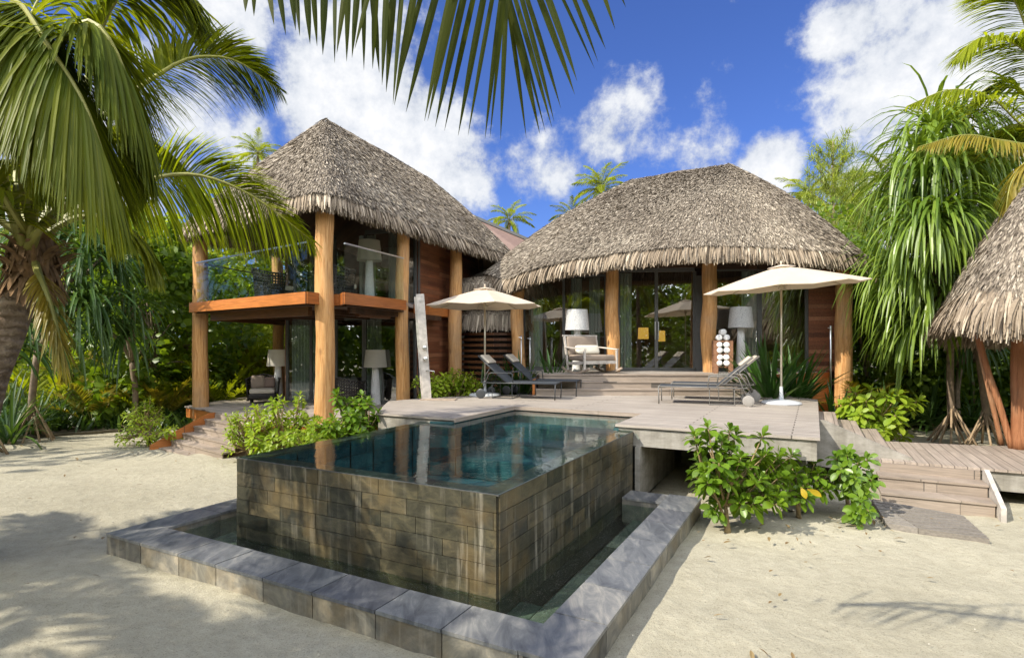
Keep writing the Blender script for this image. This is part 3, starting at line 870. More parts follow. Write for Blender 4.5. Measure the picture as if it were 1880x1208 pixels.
# right boardwalk and steps
bw = thing('boardwalk', 'low boardwalk of pale planks leading right to the hut', 'boardwalk', (7.5, 8.8, 0))
ZB = .5
b0 = G(1615, 844, ZB); 
def BWp(a, b): 
    return (b0.x + EW.x * a + E2.x * b, b0.y + EW.y * a + E2.y * b)
bwpoly = [BWp(0, 0), BWp(4.5, 0), BWp(6.5, 1.2), BWp(6.5, 3.6), BWp(3.4, 3.1), BWp(1.7, 2.25), BWp(0.0, 1.95)]
mb = MB(); prism(mb, bwpoly, ZB - .035, ZB); mb.build('decking', M['deck_e2'], bw)
mb = MB(); prism(mb, inset_poly(bwpoly, .04), ZB - .30, ZB - .036); mb.build('concrete_slab', M['concrete'], bw)
st = thing('boardwalk_steps', 'three short pale steps from the boardwalk down to sand', 'steps', BWp(.6, -.3) + (0,))
for k in range(3):
    z = ZB - .16 * k - (.0 if k else 0.0)
    a0 = -0.15 if k else 0.0
    zt = z if k else z
    if k == 0:
        mb = MB(); prism(mb, [BWp(-.0, -.03), BWp(1.17, -.03), BWp(1.17, -.002), BWp(-.0, -.002)], ZB - .16, ZB - .037); mb.build('riser', M['step'], st)
        continue
    mb = MB(); prism(mb, [BWp(-.05, -.36 * k - .02), BWp(1.19, -.36 * k - .02), BWp(1.19, -.36 * (k - 1) - .032), BWp(-.05, -.36 * (k - 1) - .032)], z - .03, z); mb.build('tread', M['step'], st)
    mb = MB(); prism(mb, [BWp(-.05, -.36 * k), BWp(1.18, -.36 * k), BWp(1.18, -.36 * k + .03), BWp(-.05, -.36 * k + .03)], z - .2, z - .031); mb.build('riser', M['step'], st)
# stringer
def vprism(mb, p2, off, prof, t):
    """profile (d, z) extruded sideways: d measured along direction off from p2"""
    d = Vector(off).normalized(); n = Vector((-d.y, d.x)); m = len(prof)
    V = []
    for sg in (-t / 2, t / 2):
        for a, z in prof:
            V.append((p2[0] + d.x * a + n.x * sg, p2[1] + d.y * a + n.y * sg, z))
    fs = [tuple(range(m)), tuple(range(2 * m - 1, m - 1, -1))] + [(i, m + i, m + (i + 1) % m, (i + 1) % m) for i in range(m)]
    mb.add(V, fs)
mb = MB(); vprism(mb, BWp(1.225, .0), -E2, [(-.02, ZB - .02), (.1, ZB), (.9, .17), (.9, -.05), (.72, -.05), (-.02, .22)], .055); mb.build('stringer', M['silverwood'], st)

# side flight from deck down to boardwalk
sf = thing('side_steps', 'wooden steps with a sloping concrete cheek beside the deck', 'steps', (5.3, 9.3, 0))
for k in range(3):
    z = ZD - .14 * (k + 1)
    q = lambda a, b: (4.80 + EW.x * a + E2.x * b, 9.03 + EW.y * a + E2.y * b)
    mb = MB(); prism(mb, [q(.03 + k * .34, 0.04), q(.03 + (k + 1) * .34 - .004, 0.04), q(.03 + (k + 1) * .34 - .004, 2.4), q(.03 + k * .34, 2.4)], z - .13, z); mb.build('tread', M['deck_e2'], sf)
mb = MB(); vprism(mb, (4.80 + .03 * EW.x, 9.0 + .03 * EW.y), EW, [(0, ZD - .03), (.12, ZD - .03), (1.25, ZB + .03), (1.25, .2), (0, .3)], .07); mb.build('cheek', M['concrete'], sf)

# mat on sand
mp = [G(1600, 915, .06), G(1768, 946, .06), G(1818, 990, .06), G(1628, 961, .06)]
mat_ = MB()
a, b, c, d = [Vector((p.x, p.y)) for p in mp]
ns = 13
for i in range(ns):
    t0, t1 = i / ns, (i + .66) / ns
    prism(mat_, [a.lerp(d, t0), b.lerp(c, t0), b.lerp(c, t1), a.lerp(d, t1)], -.02, .06 + .004 * (i % 2))
o = mat_.build('slatted_mat', M['greywood'], loc=(mp[0].x, mp[0].y, 0)); tag(o, 'weathered grey slatted wooden mat on sand below the right steps', 'mat')

# ================================================================== thatched roofs
def catmull_closed(P, n):
    P = [Vector(p) for p in P]; m = len(P); out = []
    for i in range(n):
        t = i / n * m; k = int(t); u = t - k
        a, b, c, d = P[(k - 1) % m], P[k % m], P[(k + 1) % m], P[(k + 2) % m]
        out.append(0.5 * ((2 * b) + (c - a) * u + (2 * a - 5 * b + 4 * c - d) * u * u + (3 * b - a - 3 * c + d) * u ** 3))
    return out

def lin_closed(P, n, r=0.5):
    """closed polygon resampled with slightly rounded corners"""
    P = [Vector(p) for p in P]; m = len(P)
    Q_ = []
    for i in range(m):
        a, b, c = P[i - 1], P[i], P[(i + 1) % m]
        d1 = min(r, (b - a).length * .4); d2 = min(r, (c - b).length * .4)
        p = b + (a - b).normalized() * d1; q = b + (c - b).normalized() * d2
        for k in range(5):
            u = k / 4; Q_.append(p * (1 - u) ** 2 + b * 2 * u * (1 - u) + q * u * u)
    L = [0]
    for i in range(len(Q_)): L.append(L[-1] + (Q_[(i + 1) % len(Q_)] - Q_[i]).length)
    out = []
    for i in range(n):
        s = i / n * L[-1]; k = 0
        while L[k + 1] < s: k += 1
        u = (s - L[k]) / max(1e-6, L[k + 1] - L[k])
        out.append(Q_[k].lerp(Q_[(k + 1) % len(Q_)], u))
    return out

def thatched_roof(parent, foot, ridge, bulge=0.35, nb=20000, rnd=1, edge_drop=.32, thick=.22, nfr=4000, bl=(.09, .23), eave_band=.10, vis=None):
    """foot: list of Vectors round the eave (x, y, z of the bottom of the fringe), ridge: list of 2 Vectors"""
    R = np.random.default_rng(rnd); n = len(foot)
    r0, r1 = Vector(ridge[0]), Vector(ridge[1])
    A = np.array([tuple(p) for p in foot]); A[:, 2] += edge_drop
    T = []
    dd = (r1 - r0); L2 = max(1e-6, dd.length_squared)
    for p in foot:
        u = max(0, min(1, ((p - r0).to_2d().dot(dd.to_2d())) / max(1e-6, dd.to_2d().length_squared)))
        T.append(tuple(r0 + dd * u))
    T = np.array(T)
    nv = 14
    vs = np.linspace(0, 1, nv + 1)
    def surf(i0, v):
        i0 = np.asarray(i0) % n; k = np.floor(i0).astype(int); f = (i0 - k)[:, None]
        a = A[k] * (1 - f) + A[(k + 1) % n] * f
        t = T[k] * (1 - f) + T[(k + 1) % n] * f
        v = np.asarray(v)[:, None]
        p = a * (1 - v) + t * v
        p[:, 2] += (bulge * np.sin(PI * np.clip(v[:, 0], 0, 1)) * (1 - .35 * v[:, 0]))
        return p
    base = MB(); V = []
    for v in vs:
        V.append(surf(np.arange(n), np.full(n, v)))
    V = np.concatenate(V)
    fs = []
    for j in range(nv):
        for i in range(n):
            fs.append((j * n + i, j * n + (i + 1) % n, (j + 1) * n + (i + 1) % n, (j + 1) * n + i))
    # outward skin slightly below the blades
    base.add(V - np.array([0, 0, .05]), fs)
    base.build('thatch_bed', M['thatch_base'], parent, smooth=True)
    sof = MB()
    A2 = V.copy(); A2[:, 2] -= thick
    cen = (np.array(tuple(r0)) + np.array(tuple(r1))) / 2
    A2[:n, :2] += (cen[:2] - A2[:n, :2]) * 0.03
    sof.add(A2, [f[::-1] for f in fs])
    sof.build('ceiling', M['darkwood'], parent, smooth=True)
    # closing strip under the eave
    cl = MB()
    ring = V[:n] - np.array([0, 0, .05]); cl.add(np.concatenate([ring, A2[:n]]), [(i, n + i, n + (i + 1) % n, (i + 1) % n) for i in range(n)])
    cl.build('eave_board', M['darkwood'], parent)
    # area weights
    P00 = V.reshape(nv + 1, n, 3)
    e1 = np.linalg.norm(np.roll(P00, -1, axis=1)[:-1] - P00[:-1], axis=2); e2 = np.linalg.norm(P00[1:] - P00[:-1], axis=2)
    ar = (e1 * e2)
    if vis is not None: ar = ar * np.array([1.0 if vis(T[i] * .5 + A[i] * .5, A[i] - T[i]) else 0.12 for i in range(n)])[None, :]
    pr_ = (ar / ar.sum()).ravel()
    idx = R.choice(len(pr_), nb, p=pr_)
    vv = (idx // n + R.random(nb)) / nv; uu = (idx % n) + R.random(nb)
    rows = 46
    vv = np.clip((np.floor(vv * rows) + R.random(nb) ** 2 * .7) / rows, 0, 1)
    P = surf(uu, vv); Pd = surf(uu, np.clip(vv - .02, -.02, 1)) ; Pu = surf(uu, np.clip(vv + .02, 0, 1.02))
    down = nrm(Pd - Pu)
    Ps = surf(uu + .2, vv); side = nrm(Ps - surf(uu - .2, vv))
    nn = nrm(np.cross(side, -down)); nn[nn[:, 2] < 0] *= -1
    D = nrm(down + nn * (0.10 + .20 * R.random(nb))[:, None] + side * R.normal(0, .17, nb)[:, None])
    th = MB()
    sd = nrm(side + nn * R.normal(0, .45, nb)[:, None])
    blades(th, P - down * .1 + nn * (.0 + .03 * R.random(nb))[:, None], D, bl[0] + (bl[1] - bl[0]) * R.random(nb), .012 + .017 * R.random(nb), R.random(nb) * .22, 2, [.8, 1, .35], side=sd)
    th.build('thatch', M['thatch'], parent)
    # eave fringe
    m = nfr * 2
    uu = R.random(m) * n
    if vis is not None:
        keep = np.array([1.0 if vis(T[i] * .5 + A[i] * .5, A[i] - T[i]) else 0.2 for i in range(n)])
        uu = uu[R.random(m) < keep[np.floor(uu).astype(int) % n]]; m = len(uu)
    lay = R.random(m)
    vv = lay * eave_band
    P = surf(uu, vv); Pd = surf(uu, vv - .02); Pu = surf(uu, vv + .02); down = nrm(Pd - Pu)
    side = nrm(surf(uu + .2, vv) - surf(uu - .2, vv))
    outw = down.copy(); outw[:, 2] = 0; outw = nrm(outw)
    D = nrm(outw * (0.55 + .35 * R.random(m))[:, None] + np.array([0, 0, -1.0]) * (.55 + .5 * R.random(m))[:, None] + side * R.normal(0, .12, m)[:, None])
    L = (edge_drop + .1) * (.75 + .5 * R.random(m)) + lay * .1
    fr = MB()
    blades(fr, P + np.array([0, 0, .02]) - outw * (.14 * (R.random(m)))[:, None], D, L, .022 + .028 * R.random(m), .35 + .3 * R.random(m), 3, [.8, 1, .9, .35],
           side=nrm(side + outw * R.normal(0, .5, m)[:, None]))
    # inner hanging layer
    m2 = m // 2
    uu = R.random(m2) * n; P = surf(uu, np.full(m2, .0)); side = nrm(surf(uu + .2, np.zeros(m2)) - surf(uu - .2, np.zeros(m2)))
    Pu = surf(uu, np.full(m2, .05)); inn = nrm((Pu - P) * np.array([1, 1, 0]))
    blades(fr, P + inn * (.05 + .25 * R.random(m2))[:, None] + np.array([0, 0, -.05]), np.array([0, 0, -1.0]) + inn * -.25 + side * R.normal(0, .1, m2)[:, None], edge_drop * (.6 + .4 * R.random(m2)), .03 + .03 * R.random(m2), .1, 2, [.8, 1, .35], side=nrm(side + inn * R.normal(0, .4, m2)[:, None]))
    fr.build('eave_fringe', M['thatch_eave'], parent)

def log(mb, p0, p1, r0, r1, seed=0, n=20, seg=14, wob=.02):
    R = random.Random(seed); p0 = Vector(p0); p1 = Vector(p1)
    from mathutils import noise as mn
    V = []; fs = []
    d = (p1 - p0); t = d.normalized(); s = Vector((1, 0, 0)); s = (s - t * s.dot(t)).normalized(); u = t.cross(s)
    for i in range(seg + 1):
        f = i / seg; c = p0.lerp(p1, f) + s * mn.noise((f * 2.3, seed * 7.1, 0)) * wob * 2 + u * mn.noise((f * 2.3, seed * 7.1, 5)) * wob * 2
        r = r0 + (r1 - r0) * f
        for k in range(n):
            a = 2 * PI * k / n
            rr = r * (1 + .13 * mn.noise((math.cos(a) * 1.3 + seed, math.sin(a) * 1.3, f * 5 + seed)) + .05 * mn.noise((math.cos(a) * 3, math.sin(a) * 3 + seed, f * 9)))
            V.append(tuple(c + (s * math.cos(a) + u * math.sin(a)) * rr))
    for i in range(seg):
        for k in range(n):
            a = i * n + k; b = i * n + (k + 1) % n; fs.append((a, b, b + n, a + n))
    fs.append(tuple(range(n - 1, -1, -1))); fs.append(tuple(seg * n + k for k in range(n)))
    mb.add(V, fs); return mb

# ================================================================== two-storey pavilion (left)
ZS = 3.24        # balcony floor
lh = thing('two_storey_house', 'tall two-storey thatched pavilion with log columns and glass balcony', 'house', (-4.0, 15.0, 0))
cols = [((-7.88, 14.35), .19, .17, 0, 5.0), ((-3.80, 11.40), .20, .17, 0, 5.2), ((-2.62, 13.65), .165, .15, .4, 5.2), ((-1.62, 16.25), .20, .17, .4, 5.2), ((-7.1, 17.2), .165, .15, 0.3, 5.2)]
for i, ((x, y), ra, rb_, z0, z1) in enumerate(cols):
    mb = MB(); log(mb, (x, y, z0 - .1), (x + (.03 if i == 1 else 0), y, z1), ra, rb_, seed=i + 3, wob=.03, seg=26, n=24)
    mb.build('column', M['log'], lh, smooth=True)
pk = Q(598, 212, 14.3) - Vector((0, 0, .12)); re = Q(785, 322, 19.2) - Vector((0, 0, .10))
K0 = Q(588, 381, 10.7); K1 = Vector((.35, 19.2, 4.78)); K2 = Vector((-5.0, 22.3, 4.8)); K3 = Vector((-8.15, 13.9, 4.81)); K2b = Vector((-1.0, 21.8, 4.8))
K1 = Vector((-.12, 18.1, 4.76)); K1b = Vector((.35, 20.0, 4.78))
foot = lin_closed([K0, K1, K1b, K2b, K2, K3], 120, .5)
thatched_roof(lh, foot, [pk, re], bulge=.12, nb=130000, rnd=2, nfr=8500, vis=lambda m, d: (d[0] * 0 + d[1] < 1.0))
# ridge cap
mb = MB(); tube(mb, [pk + Vector((0, .12, -.06)), pk.lerp(re, .5) + Vector((0, 0, -.03)), re + Vector((.1, .2, -.1))], [.06, .1, .09], 8); mb.build('ridge_cap', M['thatch_base'], lh, smooth=True)
# balcony slab
bp = [(-7.93, 13.95), (-3.98, 10.98), (-3.72, 11.55), (-3.50, 11.55), (-3.30, 11.12), (-2.46, 13.12), (-2.46, 14.3), (-1.0, 18.9), (-5.2, 20.6), (-7.3, 17.4)]
mb = MB(); prism(mb, inset_poly(bp, .05), ZS - .10, ZS - .01); mb.build('balcony_floor', M['deck_terr'], lh)
mb = MB()
for i in (0, 1, 2, 3, 4, 6, 9):
    a = Vector(bp[i]); b = Vector(bp[(i + 1) % len(bp)]); 
    bar(mb, (a.x, a.y, ZS - .115), (b.x, b.y, ZS - .115), .045, .23)
mb.build('balcony_fascia', M['fascia'], lh)
mb = MB(); ib = inset_poly(bp, .42)
for i in (0, 4, 9):
    a = Vector(ib[i]); b = Vector(ib[(i + 1) % len(bp)])
    bar(mb, (a.x, a.y, ZS - .33), (b.x, b.y, ZS - .33), .10, .2)
mb.build('balcony_beam', M['beam'], lh)
mb = MB(); prism(mb, inset_poly(bp, .12), ZS - .25, ZS - .2)
for k in range(7):
    a = Vector((-7.3 + k * .62, 14.2 - k * .46)); b = a + Vector((1.6, 4.2))
    if b.y < 20: bar(mb, (a.x + .2, a.y + .3, ZS - .3), (b.x, b.y, ZS - .3), .07, .13)
mb.build('balcony_soffit', M['darkwood'], lh)
# glass railing
def rail(a, b, npan, z0=ZS - .02, z1=ZS + .98):
    a = Vector(a); b = Vector(b); d = (b - a).normalized()
    r = thing('glass_railing', None, None)
    for k in range(npan):
        p = a.lerp(b, k / npan) + d * .01; q = a.lerp(b, (k + 1) / npan) - d * .01
        mb = MB(); bar(mb, (p.x, p.y, (z0 + z1) / 2), (q.x, q.y, (z0 + z1) / 2), .014, z1 - z0 - .02); o = mb.build('glass_pane', M['railglass'], lh)
    mb = MB(); bar(mb, (a.x, a.y, z1 + .012), (b.x, b.y, z1 + .012), .04, .03); mb.build('handrail', M['steel'], lh)
    bpy.data.objects.remove(r)
rail((-7.78, 13.98), (-4.03, 11.16), 4)
rail((-3.34, 11.30), (-2.54, 13.25), 2)
mb = MB(); bar(mb, (-3.62, 11.75, ZS + .48), (-3.35, 11.31, ZS + .48), .014, .98); mb.build('glass_pane', M['railglass'], lh)
rail((-7.7, 14.15), (-7.05, 16.9), 2)

# terrace (ground floor)
tp = [(-8.35, 14.45), (-7.45, 13.72), (-6.85, 13.10), (-4.1, 11.1), (-3.2, 11.0), (-2.56, 11.9), (-2.45, 13.2), (-2.3, 14.3), (-1.0, 18.9), (-5.2, 20.6), (-8.0, 17.9)]
mb = MB(); prism(mb, tp, ZT - .035, ZT); mb.build('terrace_floor', M['deck_terr'], lh)
mb = MB(); prism(mb, inset_poly(tp, .03), ZT - .28, ZT - .036); mb.build('terrace_edge', M['fascia'], lh)
# stairs to terrace
ts = thing('terrace_stairs', 'five pale steps with reddish side board up to the left terrace', 'stairs', (-6.5, 12.6, 0))
dT = Vector((.78, -.62)).normalized(); nT = Vector((-.62, -.78)).normalized()
tA = Vector((-6.88, 13.10))
for k in range(5):
    z = ZT - .13 * (k + 1) + .13 * .0
    a = tA + nT * (.235 * k - .02); b = a + dT * 2.4
    a2 = a + nT * .245; b2 = b + nT * .245
    mb = MB(); prism(mb, [a, b, b2, a2], z - .03, z); mb.build('tread', M['step'], ts)
    a3 = a + nT * .228; b3 = b + nT * .228
    mb = MB(); prism(mb, [a3, b3, b3 - nT * .02, a3 - nT * .02], z - .14, z - .031); mb.build('riser', M['step'], ts)
    if k == 0:
        mb = MB(); prism(mb, [a, b, b + nT * .015, a + nT * .015], z + .001, ZT - .037); mb.build('riser', M['step'], ts)
mb = MB(); vprism(mb, tuple(tA - dT * .03), nT, [(-.1, ZT - .005), (0.12, ZT - .005), (1.32, .07), (1.32, -.1), (.95, -.1), (-.1, ZT - .27)], .04); mb.build('side_board', M['fascia'], ts)

# glazed walls
def glazed(parent, a, b, z0, z1, n, fw=.07, curtain=None, mat='glass', curt_back=.12):
    a = Vector(a); b = Vector(b); d = (b - a).normalized(); nn = Vector((-d.y, d.x))
    mb = MB()
    bar(mb, (a.x, a.y, z0 + .04), (b.x, b.y, z0 + .04), .07, .08); bar(mb, (a.x, a.y, z1 - .05), (b.x, b.y, z1 - .05), .07, .1)
    for k in range(n + 1):
        p = a.lerp(b, k / n); bar(mb, (p.x, p.y, z0 + .08), (p.x, p.y, z1 - .1), .06, fw, up=(d.x, d.y, 0))
    w = mb.build('window_frame', M['alu'], parent)
    for k in range(n):
        p = a.lerp(b, k / n) + d * .03; q = a.lerp(b, (k + 1) / n) - d * .03
        mb = MB(); mb.add([(p.x, p.y, z0 + .075), (q.x, q.y, z0 + .075), (q.x, q.y, z1 - .095), (p.x, p.y, z1 - .095)], [(0, 1, 2, 3)])
        mb.build('pane', M[mat], w)
    return w
def curtain(parent, a, b, z0, z1, back=(0, .2), folds=9):
    a = Vector(a) + Vector(back); b = Vector(b) + Vector(back); d = (b - a).normalized(); nn = Vector((-d.y, d.x))
    m = folds * 8; V = []; fs = []
    for i in range(m + 1):
        p = a.lerp(b, i / m) + nn * .045 * math.sin(i / m * folds * 2 * PI)
        V += [(p.x, p.y, z0), (p.x, p.y, z1)]
    fs = [(2 * i, 2 * i + 2, 2 * i + 3, 2 * i + 1) for i in range(m)]
    mb = MB(); mb.add(V, fs); mb.build('curtain', M['curtain'], parent, smooth=True)
gA = (-6.12, 15.45); gB = (-4.75, 15.2); gC = (-3.9, 15.05); gD = (-2.75, 14.75)
glazed(lh, gA, gB, ZT, ZS - .26, 2); curtain(lh, gA, (-5.3, 15.3), ZT + .05, ZS - .3); curtain(lh, (-5.1, 15.27), gB, ZT + .05, ZS - .3, folds=5)
glazed(lh, (gB[0] + .04, gB[1]), (gC[0] - .04, gC[1]), ZT, ZS - .26, 1); glazed(lh, gC, gD, ZT, ZS - .26, 1); curtain(lh, (-3.95, 15.1), (-3.5, 15.0), ZT + .05, ZS - .3, folds=5); curtain(lh, (-3.1, 14.9), gD, ZT + .05, ZS - .3, folds=3)
# upstairs
glazed(lh, (-5.9, 15.4), gB, ZS, 5.15, 1); glazed(lh, gC, gD, ZS, 5.25, 1); curtain(lh, (-4.2, 15.35), (-3.7, 15.2), ZS + .05, 5.2, folds=5); curtain(lh, (-5.6, 15.4), (-5.0, 15.3), ZS + .05, 5.1, folds=5)
curtain(lh, (-3.3, 14.95), gD, ZS + .05, 5.2, folds=5)
# back and inner walls (dark rooms)
mb = MB()
bar(mb, (-6.15, 15.45, 2.9), (-4.9, 20.0, 2.9), .1, 4.6); bar(mb, (-4.9, 20.0, 2.9), (-1.1, 18.95, 2.9), .1, 4.6)
mb.build('inner_wall', M['interior_wood'], lh)
mb = MB(); prism(mb, [(-6.0, 15.6), (-2.8, 14.9), (-1.2, 18.8), (-4.9, 19.8)], ZT + .002, ZT + .02); prism(mb, [(-6.0, 15.6), (-2.8, 14.9), (-1.2, 18.8), (-4.9, 19.8)], ZS + .0, ZS + .02)
mb.build('room_floor', M['interior_wood'], lh)
# cedar wall to the right
wA = Vector((-2.70, 14.62)); wd = Vector((.33, .944)).normalized(); wB = wA + wd * 5.0
g2 = wA + wd * .42
def wallpiece(parent, a, b, z0, z1, mat, name='wall', t=.12):
    mb = MB(); bar(mb, (a.x, a.y, (z0 + z1) / 2), (b.x, b.y, (z0 + z1) / 2), t, z1 - z0); return mb.build(name, mat, parent)
glazed(lh, tuple(wA), tuple(g2), ZT, ZS - .26, 1); glazed(lh, tuple(wA), tuple(g2), ZS, 5.3, 1)
curtain(lh, tuple(wA), tuple(g2), ZT + .05, ZS - .3, back=(-.2, .1), folds=4); curtain(lh, tuple(wA), tuple(g2), ZS + .05, 5.2, back=(-.2, .1), folds=4)
wallpiece(lh, g2 + wd * .03, wB, ZT - .3, ZS - .26, M['cladding']); wallpiece(lh, g2 + wd * .03, wB, ZS + .0, 5.5, M['cladding'])
wallpiece(lh, g2 + wd * .03, g2 + wd * .12, ZT, 5.5, M['alu'], 'corner_frame', .16)
mb = MB(); n_ = Vector((wd.y, -wd.x)); a = wA + n_ * .12 - wd * .1; b = wB + n_ * .12
bar(mb, (a.x, a.y, ZS - .13), (b.x, b.y, ZS - .13), .14, .25); mb.build('balcony_fascia', M['fascia'], lh)
# lattice panel beneath eave at the far end
mb = MB(); p0 = wA + wd * 3.1 + n_ * .1
for k in range(12):
    a = p0 + wd * (k * .1); bar(mb, (a.x, a.y, 3.6), (a.x + wd.x * .8, a.y + wd.y * .8, 4.6), .03, .035)
mb.build('lattice', M['beam'], lh)

# ================================================================== thatched pavilion (right)
rp = thing('thatched_pavilion', 'rounded single-storey thatched pavilion with sliding glass doors', 'pavilion', (4.5, 17.5, 0))
ev = [Q(892, 523, 17.2), Q(933, 536, 15.7), Q(965, 525, 14.9), Q(1040, 507, 14.3), Q(1139, 492, 13.8), Q(1230, 484, 13.35), Q(1317, 480, 13.2), Q(1415, 483, 13.4), Q(1507, 490, 13.3), Q(1587, 499, 14.1),
      Vector((10.2, 16.8, 4.1)), Vector((10.3, 19.2, 4.15)), Vector((8.8, 21.8, 4.2)), Vector((5.8, 23.2, 4.2)), Vector((2.2, 22.6, 4.2)), Vector((-.3, 20.4, 4.15))]
foot = catmull_closed(ev, 150)
R0 = Q(1338, 301, 17.3) - Vector((0, 0, .03)); R1 = Q(1162, 332, 19.6) + Vector((0, 0, .02))
thatched_roof(rp, foot, [R0, R1], bulge=.30, nb=170000, rnd=5, nfr=11000, edge_drop=.36, vis=lambda m, d: d[1] < .8)
mb = MB(); tube(mb, [R0 + Vector((-.05, .05, -.06)), R0.lerp(R1, .5) + Vector((0, 0, -.02)), R1 + Vector((-.1, .1, -.1))], [.06, .09, .08], 8); mb.build('ridge_cap', M['thatch_base'], rp, smooth=True)
for i, (x, y, r, z0, z1) in enumerate([(.17, 16.05, .19, .6, 4.2), (2.69, 15.15, .185, ZF - .1, 4.5), (5.22, 14.9, .20, ZF - .1, 4.5), (8.50, 14.5, .21, .1, 4.3)]):
    mb = MB(); log(mb, (x, y, z0 - .1), (x, y, z1), r, r * .9, seed=i + 21, wob=.05 if i == 2 else .03, seg=26, n=24)
    mb.build('column', M['log'], rp, smooth=True)
fp = [(.6, 14.0), (6.25, 13.72), (8.3, 14.9), (8.6, 17.5), (6, 20), (2, 20), (.1, 17.0)]
mb = MB(); prism(mb, fp, ZF - .034, ZF - .001); mb.build('terrace_floor', M['deck'], rp)
mb = MB(); prism(mb, inset_poly(fp, .06), .0, ZF - .036); mb.build('plinth', M['concrete'], rp)
mb = MB(); prism(mb, [(6.26, 13.6), (6.32, 13.55), (8.32, 14.75), (8.26, 14.85)], .3, ZF - .0); mb.build('side_panel', M['fascia'], rp)
hA, hB, hC, hD = (.35, 16.5), (2.6, 15.75), (5.25, 15.5), (7.95, 15.25)
ZH = 4.32
glazed(rp, hA, hB, ZF, ZH - .1, 2); glazed(rp, (2.95, 15.7), (5.0, 15.52), ZF, ZH, 2, fw=.09); glazed(rp, (5.45, 15.45), hD, ZF, ZH, 2, fw=.12)
mb = MB(); bar(mb, (hB[0], hB[1], ZF + 1.3), (2.93, 15.7, ZF + 1.3), .1, 2.6); mb.build('door_post', M['alu'], rp); mb = MB(); bar(mb, (5.02, 15.52, ZF + 1.3), (5.43, 15.45, ZF + 1.3), .1, 2.6)
mb.build('door_post', M['alu'], rp)
mb = MB()
for s_ in (-.045, .045): bar(mb, (3.975 + s_, 15.55, ZF + .85), (3.975 + s_, 15.55, ZF + 1.35), .02, .02)
mb.build('door_handle', M['steel'], rp)
mb = MB(); bar(mb, hA + (ZH - .0,), hB + (ZH - .0,), .2, .3); bar(mb, hB + (ZH + .2,), hC + (ZH + .2,), .2, .4); bar(mb, hC + (ZH + .1,), (8.7, 15.15, ZH + .05), .2, .3)
mb.build('lintel', M['darkwood'], rp)
mb = MB(); bar(mb, (7.97, 15.25, 2.9), (8.75, 15.1, 2.9), .12, 2.8); mb.build('wall', M['cladding'], rp)
mb = MB(); bar(mb, (8.78, 15.1, 2.6), (9.0, 17.5, 2.6), .12, 3.4); bar(mb, (9.0, 17.5, 2.6), (6.5, 20.3, 2.6), .12, 3.8); bar(mb, (6.5, 20.3, 2.6), (2, 20.3, 2.6), .12, 3.8); bar(mb, (2, 20.3, 2.6), (.3, 16.7, 2.6), .12, 3.8)
mb.build('inner_wall', M['interior_wood'], rp)
curtain(rp, (3.0, 15.7), (3.35, 15.67), ZF + .05, ZH - .1, folds=4); curtain(rp, (1.7, 16.1), (2.0, 16.0), ZF + .05, ZH - .2, folds=4); curtain(rp, (2.2, 15.95), (2.5, 15.85), ZF + .05, ZH - .2, folds=4)
curtain(rp, (6.3, 15.35), (6.8, 15.2), ZF + .05, ZH - .1, folds=5); curtain(rp, (.5, 16.5), (.9, 16.4), ZF + .05, ZH - .2, folds=4)

# lit lampshades inside
m, nt, out = newmat('lit_shade'); e = N(nt, 'ShaderNodeEmission'); e.inputs['Color'].default_value = (1, .55, .10, 1); e.inputs['Strength'].default_value = .38; nt.links.new(e.outputs[0], out.inputs[0]); M['lit'] = m
for i, (px, py) in enumerate([(1181, 612), (1212, 617)]):
    p = Q(px, py, 18.0 + i)
    t = thing('table_lamp', ['lit yellow lamp seen inside through the left glass door', 'second lit yellow lamp inside, just left of the door handle'][i], 'lamp', (p.x, p.y, ZF + .0), 'lit lamps inside the pavilion')
    mb = MB(); lathe(mb, (p.x, p.y, p.z), [(.17, -.18), (.16, .18)], 16, cap=False); mb.build('lamp_shade', M['lit'], t)
    mb = MB(); lathe(mb, (p.x, p.y, 0), [(.12, ZF + .02), (.03, ZF + .08), (.025, p.z - .15)], 10); mb.build('stem', M['dark'], t)

# ================================================================== link porch with curved slatted screen
pc = thing('link_porch', 'small thatched porch with dark horizontal slats between the pavilions', 'porch', (-.5, 17.6, 0))
cc = Vector((-.35, 18.0))
scr = MB()
for k in range(15):
    z = .72 + k * .165
    pts = []
    for i in range(19):
        a = math.radians(200 + i * 140 / 18)
        pts.append((cc.x + 1.35 * math.cos(a), cc.y + 1.5 * math.sin(a), z))
    for i in range(18):
        bar(scr, pts[i], pts[i + 1], .05, .075)
scr.build('slatted_screen', M['beam'], pc)
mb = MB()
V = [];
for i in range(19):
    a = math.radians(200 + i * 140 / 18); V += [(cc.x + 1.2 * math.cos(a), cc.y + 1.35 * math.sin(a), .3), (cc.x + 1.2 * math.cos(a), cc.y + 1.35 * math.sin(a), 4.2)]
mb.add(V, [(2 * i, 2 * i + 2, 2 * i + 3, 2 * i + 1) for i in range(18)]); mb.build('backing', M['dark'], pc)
Rr = np.random.default_rng(12)
